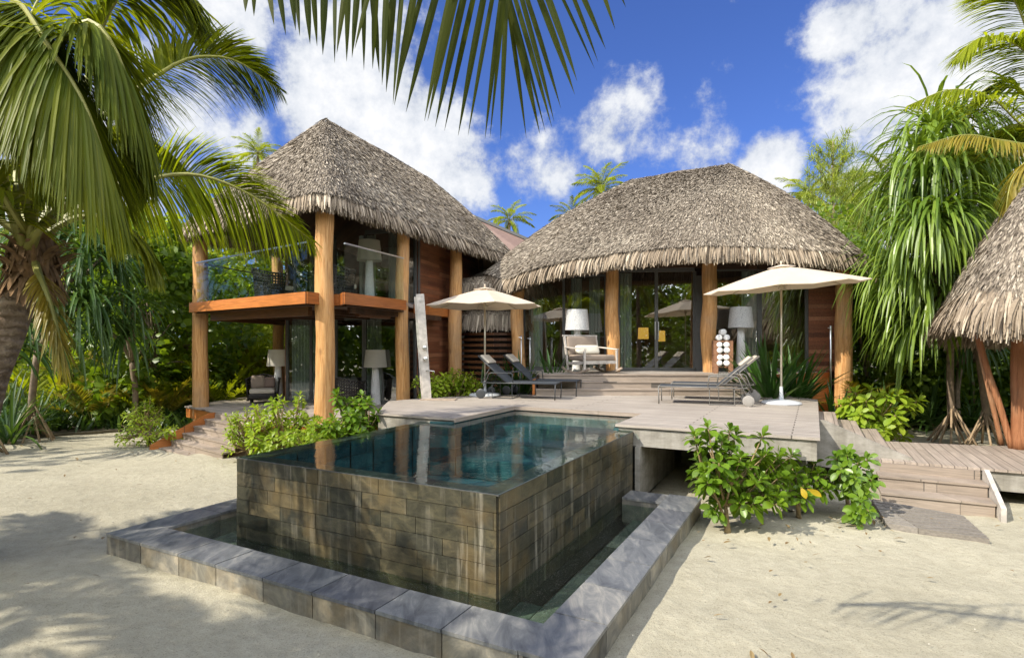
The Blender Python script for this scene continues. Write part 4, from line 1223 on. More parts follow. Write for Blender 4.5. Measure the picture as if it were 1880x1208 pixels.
for (zt, zb_, rr, nm_) in ((3.35, 2.62, 1.62, 'thatch_skirt'), (4.25, 3.5, 1.9, 'thatch_skirt')):
    m_ = 3800; a = np.radians(185 + 165 * Rr.random(m_)); f = Rr.random(m_)
    r_ = rr * (.72 + .28 * f) - .05
    P = np.stack([cc.x + r_ * np.cos(a), cc.y + r_ * np.sin(a), zt + (zb_ + .45 - zt) * f], axis=1)
    o_ = np.stack([np.cos(a), np.sin(a), 0 * a], axis=1); sd = np.stack([-np.sin(a), np.cos(a), 0 * a], axis=1)
    mb = MB(); blades(mb, P, o_ * .35 + np.array([0, 0, -1.]) + sd * Rr.normal(0, .1, m_)[:, None], .3 + .25 * Rr.random(m_), .03 + .03 * Rr.random(m_), .1, 2, [.8, 1, .4], side=nrm(sd + o_ * Rr.normal(0, .4, m_)[:, None]))
    mb.build(nm_, M['thatch'], pc)
    mb = MB(); lathe(mb, (cc.x, cc.y, 0), [(rr - .3, zb_ + .2), (rr * .6, zt), (.2, zt + .5)], 40, cap=False); mb.build('thatch_bed', M['thatch_base'], pc, smooth=True)

# plain roofed house behind
bh = thing('rear_house', 'plain house with brown sloping roof behind the two thatched roofs', 'house', (0, 24, 0))
a = Q(897, 408, 25); b = Q(992, 452, 25); 
mb = MB(); V = [tuple(Q(872, 400, 25)), tuple(Q(1010, 458, 25)), tuple(Q(1010, 500, 23.5)), tuple(Q(872, 500, 23.5))]
V2 = [(v[0], v[1] + 3, v[2] - (0 if i < 2 else 0)) for i, v in enumerate(V)]
mb.add(V + V2, [(0, 3, 2, 1), (0, 1, 5, 4), (4, 5, 6, 7), (1, 2, 6, 5), (0, 4, 7, 3), (3, 7, 6, 2)]); mb.build('roof', simple('brown_metal_roof', (.19, .125, .1), .6, var=.12), bh)
mb = MB(); bar(mb, Q(870, 398, 24.95), Q(1012, 458, 24.95), .15, .12); mb.build('roof_edge', M['alu'], bh)
mb = MB(); box(mb, (0.0, 25.2, 2.2), (3.0, 2.4, 4.4)); mb.build('wall', M['interior_wood'], bh)

# ================================================================== right hut
hut = thing('thatched_hut', 'small thatched hut with red log posts at the right edge', 'hut', (9.6, 9.9, 0))
hf = [Q(1772, 578, 9.9), Q(1778, 606, 9.2), Q(1815, 614, 8.7), Q(1890, 618, 8.3), Vector((8.9, 8.1, 2.32)), Vector((10.4, 8.6, 2.32)), Vector((11.6, 10, 2.3)), Vector((11.0, 12, 2.15)), Vector((9.2, 12.2, 2.2))]
hf[0] = Vector((hf[0].x, hf[0].y, 2.5))
hfoot = catmull_closed(hf, 90)
apx = Vector((9.35, 10.0, 5.35))
thatched_roof(hut, hfoot, [apx, apx + Vector((.4, .1, 0))], bulge=.25, nb=55000, rnd=8, nfr=5200, edge_drop=.42, bl=(.09, .2), vis=lambda m, d: d[0] < .6 or d[1] < .3)
for i, (a, b, r) in enumerate([((8.33, 9.3, ZB), (8.33, 9.3, 2.6), .11), ((8.25, 9.35, ZB), (7.78, 9.6, 2.75), .048), ((8.35, 9.65, ZB), (7.95, 9.8, 2.8), .038)]):
    mb = MB(); log(mb, a, b, r, r * .92, seed=40 + i, wob=.02); mb.build('post' if i == 0 else 'strut', M['log_red'], hut, smooth=True)
for q in ((10.6, 9.2), (10.8, 11.0)):
    mb = MB(); log(mb, q + (0,), q + (2.6,), .12, .11, seed=50); mb.build('post', M['log_red'], hut, smooth=True)

# ================================================================== furniture
def make_lounger(fm, wm):
    """local: foot at x=0, head at x=1.75, width along y (0..0.62), z 0 = deck"""
    t = thing('sun_lounger', None, 'sun lounger')
    W_ = .62; zs = .34
    mb = MB()
    for y in (0, W_):
        tube(mb, [(0, y, zs), (1.62, y, zs)], .013, 8); tube(mb, [(0, y, zs), (.01, y, .0)], .012, 8)
    tube(mb, [(0, 0, zs), (0, W_, zs)], .013, 8); tube(mb, [(1.62, 0, zs), (1.62, W_, zs)], .013, 8); tube(mb, [(.03, 0, zs - .02), (.03, W_, zs - .02)], .011, 6)
    mb.build('frame', fm, t, smooth=True)
    mb = MB()
    rbox(mb, (.55, W_ / 2, zs + .004), (1.08, W_ - .03, .022), .01)
    mb.build('seat_sling', M['sling'], t, smooth=True)
    a = Vector((1.07, W_ / 2, zs)); b = Vector((1.70, W_ / 2, zs + .56))
    for y in (0, ):
        mb = MB(); bar(mb, a, b, W_ - .04, .02)
        mb.build('back_sling', M['sling'], t)
    mb = MB()
    for y in (.012, W_ - .012):
        tube(mb, [(a.x, y, a.z), (b.x + .02, y, b.z + .02)], .014, 8)
    tube(mb, [(b.x + .02, .012, b.z + .02), (b.x + .02, W_ - .012, b.z + .02)], .012, 8)
    tube(mb, [(1.45, .05, zs + .33), (1.66, .05, zs)], .01, 6); tube(mb, [(1.45, W_ - .05, zs + .33), (1.66, W_ - .05, zs)], .01, 6)
    mb.build('back_frame', fm, t, smooth=True)
    d = (b - a).normalized(); nn = Vector((-d.z, 0, d.x))
    Mx = Matrix((d, Vector((0, 1, 0)), nn)).transposed()
    c = b - d * .12 + nn * .035
    mb = MB(); rbox(mb, c, (.26, W_ - .10, .05), .024, M=Mx); mb.build('headrest', M['cushion'], t, smooth=True)
    for y in (0, W_):
        mb = MB(); tube(mb, [(.92, y, zs), (.94, y, zs + .19), (.97, y, zs + .215), (1.42, y, zs + .215), (1.47, y, zs + .19), (1.64, y, .1)], .011, 8); mb.build('arm', fm, t, smooth=True)
    for y in (.02, W_ - .02):
        mb = MB(); tube(mb, [(.95, y, zs), (.95, y, .015), (1.4, y, .015), (1.4, y, zs)], .010, 6)
        mb.build('sled_leg', fm, t)
    mb = MB(); tube(mb, [(.95, .02, .015), (.95, W_ - .02, .015)], .01, 6); tube(mb, [(1.4, .02, .015), (1.4, W_ - .02, .015)], .01, 6); tube(mb, [(1.64, -.03, .1), (1.64, W_ + .03, .1)], .01, 6); mb.build('axle', fm, t)
    Mw = Matrix.Rotation(PI / 2, 4, 'X')
    for y in (-.035, W_ + .035):
        mb = MB(); lathe(mb, (1.64, y, .105), [(.02, -.022), (.09, -.02), (.105, -.012), (.105, .012), (.09, .02), (.02, .022)], 28, M=Mw); mb.build('wheel', wm, t, autosmooth=35)
    return t
def lounger_at(foot, wheel, t, label):
    a = Vector(foot); b = Vector(wheel); d = b - a
    place(t, (a.x, a.y, ZD), math.atan2(d.y, d.x), label)
GR = 'sun loungers on the deck'
lA = make_lounger(M['frame_char'], M['frame_char']); lA['group'] = GR
lB = copy_tree(lA)
# head to the left: mirror by scaling the width axis
for t, f, w, lab in ((lA, (.905, 11.84), (-.73, 12.33), 'dark sun lounger nearer the pool of the pair under left umbrella'),
                     (lB, (1.45, 12.72), (-.18, 13.2), 'dark sun lounger behind the other, closer to the pavilion steps')):
    lounger_at(f, w, t, lab); t.scale = (1, -1, 1)
lC = make_lounger(M['frame_grey'], M['wheel_grey']); lC['group'] = GR
lD = copy_tree(lC)
lounger_at((2.89, 11.18), (4.53, 10.6), lC, 'right sun lounger nearest the pool, taupe frame and grey wheels')
lounger_at((3.40, 12.08), (5.04, 11.5), lD, 'taupe-framed sun lounger second from the pool, beside right umbrella base')

def make_umbrella(r, hc, hr, tilt=0.0):
    t = thing('patio_umbrella', None, 'umbrella')
    n = 8; V = []; fs = []; rings = 7
    T = Matrix.Rotation(tilt, 3, 'Y')
    piv = Vector((0, 0, hc))
    def cp(a, u):
        # straight ribs, cloth between ribs sags a little
        k = a / (2 * PI / n); f = abs((k % 1) - .5) * 2
        rad = r * u * (math.cos(PI / n) / math.cos((k % 1 - .5) * 2 * PI / n))
        sag = .05 * (1 - f) * u * math.sin(u * PI * .75)
        z = hc - (hc - hr) * (u ** 1.12) - sag
        return T @ Vector((rad * math.cos(a), rad * math.sin(a), z - hc)) + piv
    per = 6; m = n * per
    for th in (0, -.012):
        for j in range(rings + 1):
            for i in range(m):
                p = cp(i * 2 * PI / m + .0001, max(.001, j / rings)); V.append((p.x, p.y, p.z + th))
    K = (rings + 1) * m
    for j in range(rings):
        for i in range(m):
            a = j * m + i; b = j * m + (i + 1) % m
            fs.append((a, a + m, b + m, b)); fs.append((K + a, K + b, K + b + m, K + a + m))
    for i in range(m):
        a = rings * m + i; b = rings * m + (i + 1) % m; fs.append((a, K + a, K + b, b))
    # valance hem
    mb = MB(); mb.add(V, fs); canopy = mb.build('canopy', M['canvas'], t, autosmooth=20)
    mb = MB(); V = []; fs = []
    for i in range(n * 2):
        a = i * PI / n; q = T @ Vector((.26 * math.cos(a), .26 * math.sin(a), -.055)) + piv; V.append((q.x, q.y, q.z + .03))
    q = T @ Vector((0, 0, .03)) + piv; V.append((q.x, q.y, q.z))
    fs = [(i, (i + 1) % (2 * n), 2 * n) for i in range(2 * n)]
    mb.add(V, fs); mb.build('vent_cap', M['canvas'], t)
    mb = MB(); tube(mb, [(0, 0, hc), tuple(T @ Vector((0, 0, .10)) + piv)], [.022, .012], 8); mb.build('finial', M['canvas'], t, smooth=True)
    mb = MB(); tube(mb, [(0, 0, .06), (0, 0, hc - .02)], .021, 12); mb.build('pole', M['pole'], t, smooth=True)
    hub = Vector((0, 0, hc - .42))
    for i in range(n):
        a = (i) * 2 * PI / n + .0001
        p0 = cp(a, .03); p1 = cp(a, .99); mb = MB(); bar(mb, (p0.x, p0.y, p0.z - .022), (p1.x, p1.y, p1.z - .022), .014, .018)
        rb_ = mb.build('rib', M['pole'], t)
        pm = cp(a, .5); mb = MB(); bar(mb, hub, (pm.x, pm.y, pm.z - .03), .011, .013); mb.build('strut', M['pole'], rb_)
    mb = MB(); lathe(mb, (0, 0, hub.z), [(.05, -.04), (.055, 0), (.04, .05)], 14); mb.build('runner', M['pole'], t)
    mb = MB(); lathe(mb, (0, 0, 0), [(.36, 0), (.37, .02), (.34, .05), (.2, .075), (.05, .09), (.035, .2), (.03, .34)], 40); mb.build('base', M['basegrey'], t, autosmooth=40)
    return t
uR = make_umbrella(1.50, 2.71, 2.30, math.radians(-4.5)); place(uR, (5.30, 11.15, ZD), .3, 'larger cream umbrella, canopy tilted, standing right of the loungers')
uL = make_umbrella(1.33, 2.45, 2.06, 0); place(uL, (-.62, 12.95, ZD), .2, 'smaller level cream umbrella behind the dark pair of loungers')
uR['group'] = uL['group'] = 'umbrellas on the deck'

def make_lamp(sh, hh=1.72, rs=.30, cone=True):
    t = thing('floor_lamp', None, 'lamp')
    k = hh / 1.72
    mb = MB(); lathe(mb, (0, 0, 0), [(.14, 0), (.14, .02), (.135, .04), (.11, .6 * k), (.085, 1.16 * k)], 28); mb.build('body', M['lampbody'], t, autosmooth=40)
    mb = MB(); lathe(mb, (0, 0, 0), [(rs + .02, 1.16 * k), (rs - .03, 1.7 * k)], 36, cap=False); lathe(mb, (0, 0, 0), [(rs - .035, 1.695 * k), (.01, 1.70 * k)], 36, cap=False); mb.build('lamp_shade', sh, t, smooth=True)
    return t
L1 = make_lamp(M['shade_white']); place(L1, (6.0, 14.85, ZF), 0, 'white woven floor lamp beside the towel rack')
L2 = copy_tree(L1); place(L2, (1.72, 14.95, ZF - .06), 0, 'grey-white floor lamp behind the rocking armchair')
L3 = make_lamp(M['shade_cream'], 1.45, .28); L3b = L3
place(L3, (-3.58, 15.0 - .15, ZT), 0, 'white floor lamp downstairs next to the right log column'); 
L4 = copy_tree(L3); place(L4, (-6.5, 15.75, ZT), 0, 'cream floor lamp standing behind the downstairs wicker armchair')
L5 = make_lamp(M['shade_cream'], 1.62, .29); place(L5, (-3.60, 14.3, ZS), 0, 'tall cream floor lamp upstairs on the balcony')
for l in (L1, L2, L3, L4, L5): l['group'] = 'large floor lamps around the two pavilions'

# rocking loveseat
def loveseat():
    t = thing('rocking_armchair', 'wide silvery teak rocking armchair with taupe cushions on the terrace', 'armchair')
    w = .98
    for s in (-1, 1):
        x = s * w / 2
        mb = MB(); bar(mb, (x, -.42, .10), (x, -.42, .58), .045, .05, up=(0, 1, 0)); mb.build('leg', M['silverwood'], t); mb = MB(); bar(mb, (x, .30, .08), (x, .48, .93), .045, .05); mb.build('leg', M['silverwood'], t)
        mb = MB(); bar(mb, (x, -.46, .60), (x, .44, .66), .07, .028); mb.build('arm', M['silverwood'], t)
        mb = MB()
        pts = [(x, -.62 + i * 1.2 / 10, .02 + .12 * ((i - 5) / 5) ** 2) for i in range(11)]
        for i in range(10): bar(mb, pts[i], pts[i + 1], .04, .05)
        mb.build('rocker', M['teak'], t)
    mb = MB(); bar(mb, (-w / 2, -.40, .28), (w / 2, -.40, .28), .04, .08); bar(mb, (-w / 2, .36, .24), (w / 2, .36, .24), .04, .08); bar(mb, (-w / 2, -.4, .28), (-w / 2, .36, .24), .035, .07); bar(mb, (w / 2, -.4, .28), (w / 2, .36, .24), .035, .07)
    mb.build('frame', M['silverwood'], t); mb = MB(); bar(mb, (-w / 2 - .05, .49, .95), (w / 2 + .05, .49, .95), .03, .04); mb.build('top_rail', M['silverwood'], t)
    mb = MB(); rbox(mb, (0, -.03, .39), (w - .06, .76, .15), .05); mb.build('seat_cushion', M['taupe'], t, smooth=True)
    mb = MB(); rbox(mb, (0, .39, .68), (w - .08, .08, .50), .035, M=Matrix.Rotation(-.2, 3, 'X')); mb.build('backrest', M['taupe'], t, smooth=True)
    return t
ls = loveseat(); place(ls, (2.0, 14.35, ZF), .48)
pc_ = MB(); rbox(pc_, (0, 0, 0), (.70, .14, .24), .06, M=Matrix.Rotation(-.35, 3, 'X')); o = pc_.build('lumbar_cushion', M['white_cushion'], smooth=True)
place(o, (1.93, 14.53, ZF + .585), .48); tag(o, 'long cream lumbar cushion lying on the rocking armchair', 'cushion')

# towel rack
def rack():
    t = thing('towel_rack', 'brown wooden towel rack with open shelves by the glass', 'rack')
    w, d, h = .46, .42, .82
    for sx in (-1, 1):
        for sy in (-1, 1):
            mb = MB(); box(mb, (sx * (w / 2 - .055), sy * (d / 2 - .02), h / 2), (.11, .035, h)); mb.build('post', M['rackwood'], t)
    for z in (.16, .48, .80):
        mb = MB(); box(mb, (0, 0, z), (w - .005, d - .08, .03)); mb.build('shelf', M['rackwood'], t)
    return t
rk_ = rack(); rkp = (5.33, 14.35, ZF); place(rk_, rkp, -.25)
def towel(r=.078, L=.36):
    mb = MB(); Mx = Matrix.Rotation(PI / 2, 4, 'X')
    n = 22
    # rolled: spiral end visible
    lathe(mb, (0, 0, 0), [(.01, -L / 2 + .015), (r * .45, -L / 2 + .006), (r * .5, -L / 2 + .018), (r * .9, -L / 2), (r, -L / 2 + .02), (r * 1.02, 0), (r, L / 2 - .02), (r * .8, L / 2), (.01, L / 2 - .01)], n, M=Mx)
    o = mb.build('rolled_towel', M['towel'], smooth=True); return o
tw0 = towel(); first = True
def rloc(x, y, z):
    c, s = math.cos(-.25), math.sin(-.25); return (rkp[0] + x * c - y * s, rkp[1] + x * s + y * c, rkp[2] + z)
spots = [(-.085, .895, 'left rolled towel of the bottom pair on top of the rack'), (.085, .895, 'right rolled towel of the bottom pair on top of the rack'), (0, 1.03, 'rolled white towel crowning the small pyramid on the rack')]
for z, nm in ((.255, 'lower'), (.40, 'lower'), (.575, 'upper'), (.715, 'upper')):
    for x, sd in ((-.085, 'left'), (.085, 'right')):
        lv = 'bottom row' if z in (.255, .575) else 'top row'
        spots.append((x, z, f'{sd} rolled towel in {lv} of the {nm} rack shelf'))
for i, (x, z, lab) in enumerate(spots):
    o = tw0 if i == 0 else tw0.copy()
    if i: COL.objects.link(o)
    place(o, rloc(x, -.02 if z < .85 else 0, z), -.25 + (.04 * (i % 3 - 1))); tag(o, lab, 'towel', 'rolled white towels on the rack')
    if z < .85: o.scale = (.98, 1.1, .92)

# wicker armchairs
def wicker_chair(cush=True):
    t = thing('wicker_armchair', None, 'armchair')
    # open lattice shell: bent U of vertical and horizontal strips
    mb = MB(); nA = 26; rows = 9
    def pt(i, j):
        u = i / nA; a = math.radians(-20 + u * 220); rx, ry = .38 + .05 * j / rows, .36 + .05 * j / rows
        z = .08 + j / rows * (.68 - .12 * abs(math.cos(a)))
        return Vector((rx * math.cos(a), ry * math.sin(a) + .02, z))
    for i in range(nA + 1):
        for j in range(rows): bar(mb, pt(i, j), pt(i, j + 1), .045 if i in (0, nA) else .03, .012, up=(pt(i, j).x, pt(i, j).y, 0))
    for j in range(rows + 1):
        for i in range(nA): bar(mb, pt(i, j), pt(i + 1, j), .012 if 0 < j < rows else .05, .035, up=(0, 0, 1))
    mb.build('backrest', M['wicker'], t)
    mb = MB(); rbox(mb, (0, -.05, .2), (.66, .66, .14), .03); mb.build('seat', M['wicker'], t, smooth=True)
    if cush:
        mb = MB(); rbox(mb, (0, -.08, .33), (.62, .6, .13), .045); mb.build('seat_cushion', M['cushion'], t, smooth=True)
    for sx in (-1, 1):
        for sy in (-1, 1):
            mb = MB(); tube(mb, [(sx * .27, sy * .25 - .03, 0), (sx * .28, sy * .26 - .03, .15)], .025, 8); mb.build('leg', M['wicker'], t)
    return t
w1 = wicker_chair(); place(w1, (-6.75, 15.35, ZT), .35, 'black wicker armchair with cream seat cushion on left terrace')
w2_ = copy_tree(w1); place(w2_, (-4.15, 14.35, ZT), 2.9, 'black wicker armchair seen from behind beside downstairs floor lamp')
w3_ = copy_tree(w1); place(w3_, (-5.75, 13.6, ZS), 2.4, 'black wicker armchair upstairs behind the left balcony glass')
w4_ = copy_tree(w1); place(w4_, (-4.15, 13.3, ZS), 2.9, 'black wicker armchair upstairs beside the tall balcony lamp', 1.1)
for w in (w1, w2_, w3_, w4_): w['group'] = 'black wicker armchairs'
for i, (dx, mt, lab) in enumerate([(-.13, 'taupe', 'taupe throw pillow on the left of the terrace armchair'), (.16, 'mauve', 'smaller brown throw pillow on the right of terrace armchair')]):
    mb = MB(); s = .36 - .06 * i; rbox(mb, (0, 0, 0), (s, .13, s), .065, M=Matrix.Rotation(-.3, 3, 'X')); o = mb.build('throw_pillow', M[mt], smooth=True)
    c, s2 = math.cos(.35), math.sin(.35); x, y = dx, .10
    place(o, (-6.75 + x * c - y * s2, 15.35 + x * s2 + y * c, ZT + .56 - .02 * i), .35); tag(o, lab, 'pillow')

# outdoor shower post
t = thing('shower_post', 'leaning weathered wooden shower post with steel knobs on deck', 'shower', (-1.80, 12.05, ZD))
Bp = Vector((-1.80, 12.05, ZD)); Tp = Q(771, 540, 12.05)
mb = MB(); bar(mb, Bp, Tp, .17, .055, up=(.25, -1, 0)); mb.build('post', M['silverwood'], t)
mb = MB(); bar(mb, Bp + Vector((-.105, .03, 0)), Tp + Vector((-.105, .03, -.06)), .05, .10, up=(.25, -1, 0)); mb.build('side_plank', M['silverwood'], t)
ax = (Tp - Bp)
for k in (.49, .385):
    p = Bp + ax * k + Vector((.03, -.06, 0)); mb = MB(); Mx = Matrix.Rotation(PI / 2, 4, 'X')
    lathe(mb, p, [(.045, -.01), (.05, .0), (.045, .015), (.03, .02), (.028, .05), (.02, .055)], 20, M=Mx); mb.build('knob', M['steel'], t, autosmooth=40)
p = Bp + ax * .27; mb = MB(); tube(mb, [p, p + Vector((.1, -.1, .01)), p + Vector((.2, -.1, .0)), p + Vector((.21, -.1, -.03))], .012, 8); mb.build('spout', M['steel'], t, smooth=True)
mb = MB(); p = Bp + ax * .93 + Vector((.01, -.04, 0)); tube(mb, [p, p + Vector((0, -.05, 0))], .012, 8); mb.build('shower_head', M['steel'], t)
mb = MB(); box(mb, (-1.55, 11.95, ZD + .011), (.75, .32, .02), rz=-.1); mb.build('foot_tray', M['teak'], t)

# slim steel poles with a hook
for i, (px, py0, py1, Y, lab) in enumerate([(1525, 712, 598, 12.9, 'slim steel pole with hook near the right-hand log column'), (957, 690, 616, 14.9, 'thin steel pole standing before the slatted screen, taller of two'), (973, 690, 618, 15.2, 'thin steel pole just right of the other by the strap plants')]):
    a = Q(px, py0, Y); b = Q(px, py1, Y); t = thing('steel_pole', lab, 'pole', (a.x, a.y, ZD - .1)); mb = MB()
    tube(mb, [(a.x, a.y, ZD - .2), tuple(b)], .022 if i == 0 else .016, 8); mb.build('pole', M['steel'], t, smooth=True)
    mb = MB(); tube(mb, [b - Vector((0, 0, .06)), b + Vector((-.07, -.02, -.05))], .014, 6); tube(mb, [b - Vector((0, 0, .06)), b + Vector((.0, -.02, -.09))], .02, 6); mb.build('hook', M['steel'], t)

# ================================================================== plants
def frond_poly(mb, mbr, pts, LL, n=110, W=.035, hang=.35, droop=.22, r0=.03, t0=.14, ang=.95, seed=0, lift=.15, nseg=4, both=(1, 1), jit=.12, upv=None, fold=.25, sweep_end=.35, sc=(1, 1)):
    R = np.random.default_rng(seed)
    C = spline(pts, 40); A = np.array([tuple(p) for p in C])
    tg = nrm(np.gradient(A, axis=0))
    up = np.array(upv if upv is not None else (0, 0, 1.0))
    for si, sg in enumerate((-1, 1)):
        if not both[si]: continue
        u = t0 + (1 - t0) * (np.arange(n) + .5 * (si) + R.random(n) * .4) / n; u = np.clip(u, 0, .999)
        k = u * 39; i = np.floor(k).astype(int); f = (k - i)[:, None]; i1 = np.minimum(i + 1, 39)
        P = A[i] * (1 - f) + A[i1] * f; T = nrm(tg[i] * (1 - f) + tg[i1] * f)
        S = np.cross(T, up); bad = np.linalg.norm(S, axis=1) < .1; S[bad] = np.array([1.0, 0, 0]); S = nrm(S) * sg
        U = nrm(np.cross(S * sg, T)); U[U[:, 2] < 0] *= 1
        v = (u - t0) / (1 - t0)
        a = ang * (1 - v) + sweep_end * v + R.normal(0, jit * .4, n)      # angle away from the stalk
        hg = hang * (1 if sc[si] >= 1 else .1)
        D = S * np.sin(a)[:, None] + T * np.cos(a)[:, None] + U * (lift * (1 - v) + R.normal(0, jit, n))[:, None] + np.array([0, 0, -1.0]) * (hg * (.6 + .6 * R.random(n)))[:, None]
        L = LL * (np.sin(np.clip(.12 + v * .88, 0, 1) * PI) ** .55) * (.85 + .25 * R.random(n)) * np.where(v > .9, .8, 1)
        L = np.maximum(L, LL * .25) * sc[si]
        blades(mb, P, D, L, W * (.8 + .4 * R.random(n)), droop * (.6 + .8 * R.random(n)), nseg, [.5, 1, .95, .7, .08][:nseg + 1] if nseg == 4 else [.6] + [1] * (nseg - 1) + [.08], fold=fold)
    m = len(C); tube(mbr, [tuple(p) for p in C[::2]] + [tuple(C[-1])], [r0 * (1 - .88 * (i / (m / 2))) for i in range(len(C[::2]))] + [r0 * .1], 6)

def arc(base, az, el, L, bend, n=7):
    """frond spine: leaves at elevation el and bends down by bend radians along its length"""
    p = Vector(base); pts = [p.copy()]
    for k in range(n):
        e = el - bend * ((k + .5) / n) ** 1.2
        p = p + Vector((math.cos(az) * math.cos(e), math.sin(az) * math.cos(e), math.sin(e))) * (L / n); pts.append(p.copy())
    return pts

def make_palm(h, seed, nfr=20, fl=3.2, mat='frond', lean=(.3, .1), r=.14, n=55, low=False):
    R = random.Random(seed)
    t = thing('coconut_palm', None, 'palm tree')
    top = Vector((lean[0] * h * .4, lean[1] * h * .4, h))
    pts = spline([(0, 0, -.1), (lean[0] * h * .1, lean[1] * h * .1, h * .4), tuple(top)], 14)
    mb = MB(); tube(mb, pts, [r * (1.5 if i == 0 else 1.15 - .35 * i / 13) for i in range(14)], 10); mb.build('trunk', M['trunk'], t, smooth=True)
    mb = MB(); mr = MB()
    for k in range(nfr):
        f = k / nfr; az = k * 2.399 + R.random() * .3; el = math.radians(78 - 95 * f + R.uniform(-8, 8))
        frond_poly(mb, mr, arc(top + Vector((0, 0, .1)), az, el, fl * R.uniform(.85, 1.1), 1.0 + .5 * R.random()), fl * .24, n, .045 if not low else .06, .25, .22, .025, seed=seed * 50 + k, nseg=3, fold=0)
    mb.build('crown', M[mat], t); mr.build('frond_stalk', M['rachis'], t)
    return t

def leaf_cloud(mb, centres, radii, nper, size, seed, wr=.75, shell=.45, prof=None, droop=.25, nseg=3):
    R = np.random.default_rng(seed)
    prof = prof or [.15, .9, 1.0, .1]
    for c, r in zip(centres, radii):
        n = int(nper * (r if np.isscalar(r) else max(r)) ** 2)
        d = nrm(R.normal(0, 1, (n, 3))); rad = (shell + (1 - shell) * R.random(n) ** .6)
        P = np.array(tuple(c)) + d * rad[:, None] * np.array(r if not np.isscalar(r) else (r, r, r))
        D = nrm(d * .8 + R.normal(0, .55, (n, 3)) + np.array([0, 0, .1]))
        side = R.normal(0, 1, (n, 3)) * np.array([1, 1, .35])
        L = size * (.7 + .6 * R.random(n))
        blades(mb, P, D, L, L * wr, droop, nseg, prof, side=side)

def leafy_tree(name, label, cat, base, h, spread, seed, mat, size=.16, nper=420, ncl=22, trunk_r=.09, group=None, low=.25, wr=.75):
    R = random.Random(seed); t = thing(name, label, cat, base, group)
    B = Vector(base); mb = MB(); cs = []; rs = []
    for k in range(ncl):
        a = R.random() * 2 * PI; f = low + (1 - low) * R.random(); rr = spread * (math.sqrt(R.random())) * math.sin(max(.15, min(1, f * 1.1)) * PI * .62 + .35)
        c = B + Vector((rr * math.cos(a), rr * math.sin(a), h * f)); cs.append(c); rs.append(spread * R.uniform(.26, .42))
    tr = MB()
    stem_top = B + Vector((R.uniform(-.1, .1) * h, R.uniform(-.1, .1) * h, h * .6))
    tube(tr, spline([B - Vector((0, 0, .1)), B.lerp(stem_top, .5) + Vector((R.uniform(-.1, .1), 0, 0)), stem_top], 8), [trunk_r * (1.2 - .7 * i / 7) for i in range(8)], 8)
    for c in cs[::2]:
        q = B.lerp(stem_top, R.uniform(.3, .95)); tube(tr, spline([q, q.lerp(c, .5) + Vector((0, 0, .1 * h * .3)), c], 6), [trunk_r * .4 * (1 - .13 * i) for i in range(6)], 5)
    tr.build('trunk', M['bark'], t, smooth=True)
    leaf_cloud(mb, cs, rs, nper, size, seed, wr); mb.build('crown', M[mat], t)
    return t

def rosette(mb, c, ax, n, L, W, seed, spread=(.15, 1.25), droop=.3, nseg=5, fold=.25, gdrop=1.0):
    R = np.random.default_rng(seed); ax = np.array(tuple(Vector(ax).normalized()))
    ref = np.array([1, 0, 0]) if abs(ax[0]) < .8 else np.array([0, 1, 0]); s = nrm(np.cross(ax, ref)); u = np.cross(ax, s)
    a = R.random(n) * 2 * PI; e = spread[0] + (spread[1] - spread[0]) * R.random(n) ** .8
    D = ax * np.cos(e)[:, None] + (s * np.cos(a)[:, None] + u * np.sin(a)[:, None]) * np.sin(e)[:, None]
    P = np.array(tuple(c)) + D * .04 + ax * ((R.random(n) - .5) * .25)[:, None]
    blades(mb, P, D, L * (.7 + .45 * R.random(n)), W * (.8 + .4 * R.random(n)), droop * (.5 + R.random(n)), nseg, [.9] + [1] * (nseg - 2) + [.7, .06], fold=fold)

def pandanus(label, base, heads, seed, mat='pand', L=1.5, W=.055, n=46, trunk_top=None, roots=True, r=.07, droop=.34, group=None, cat='pandanus tree'):
    R = random.Random(seed); t = thing('pandanus_tree', label, cat, base, group); B = Vector(base)
    fork = Vector(trunk_top) if trunk_top else B + Vector((R.uniform(-.2, .2), 0, 1.6))
    tr = MB(); tube(tr, spline([B + Vector((0, 0, .45 if roots else -.1)), B.lerp(fork, .5) + Vector((R.uniform(-.1, .1), 0, 0)), fork], 10), [r * (1.1 - .02 * i) for i in range(10)], 10)
    for h in heads:
        h = Vector(h); mid = fork.lerp(h, .5) + Vector((R.uniform(-.15, .15), R.uniform(-.15, .15), .1)); tube(tr, spline([fork, mid, h], 8), [r * (.8 - .05 * i) for i in range(8)], 7)
    tr.build('trunk', M['bark'], t, smooth=True)
    if roots:
        for k in range(11):
            a = k * 2 * PI / 11 + R.uniform(-.2, .2); ln = R.uniform(.35, .62); z = R.uniform(.55, .95)
            st_ = B.lerp(fork, z / max(.8, fork.z)) if fork.z > 1 else B + Vector((0, 0, z))
            mb = MB(); tube(mb, [st_, B + Vector((math.cos(a) * ln, math.sin(a) * ln, -.05))], [.02, .026], 6); mb.build('prop_root', M['root'], t, smooth=True)
    mb = MB()
    for i, h in enumerate(heads):
        h = Vector(h); ax = (h - fork).normalized() + Vector((0, 0, .6))
        rosette(mb, h, ax, n, L, W, seed * 31 + i, droop=droop, nseg=6)
    mb.build('crown', M[mat], t)
    return t

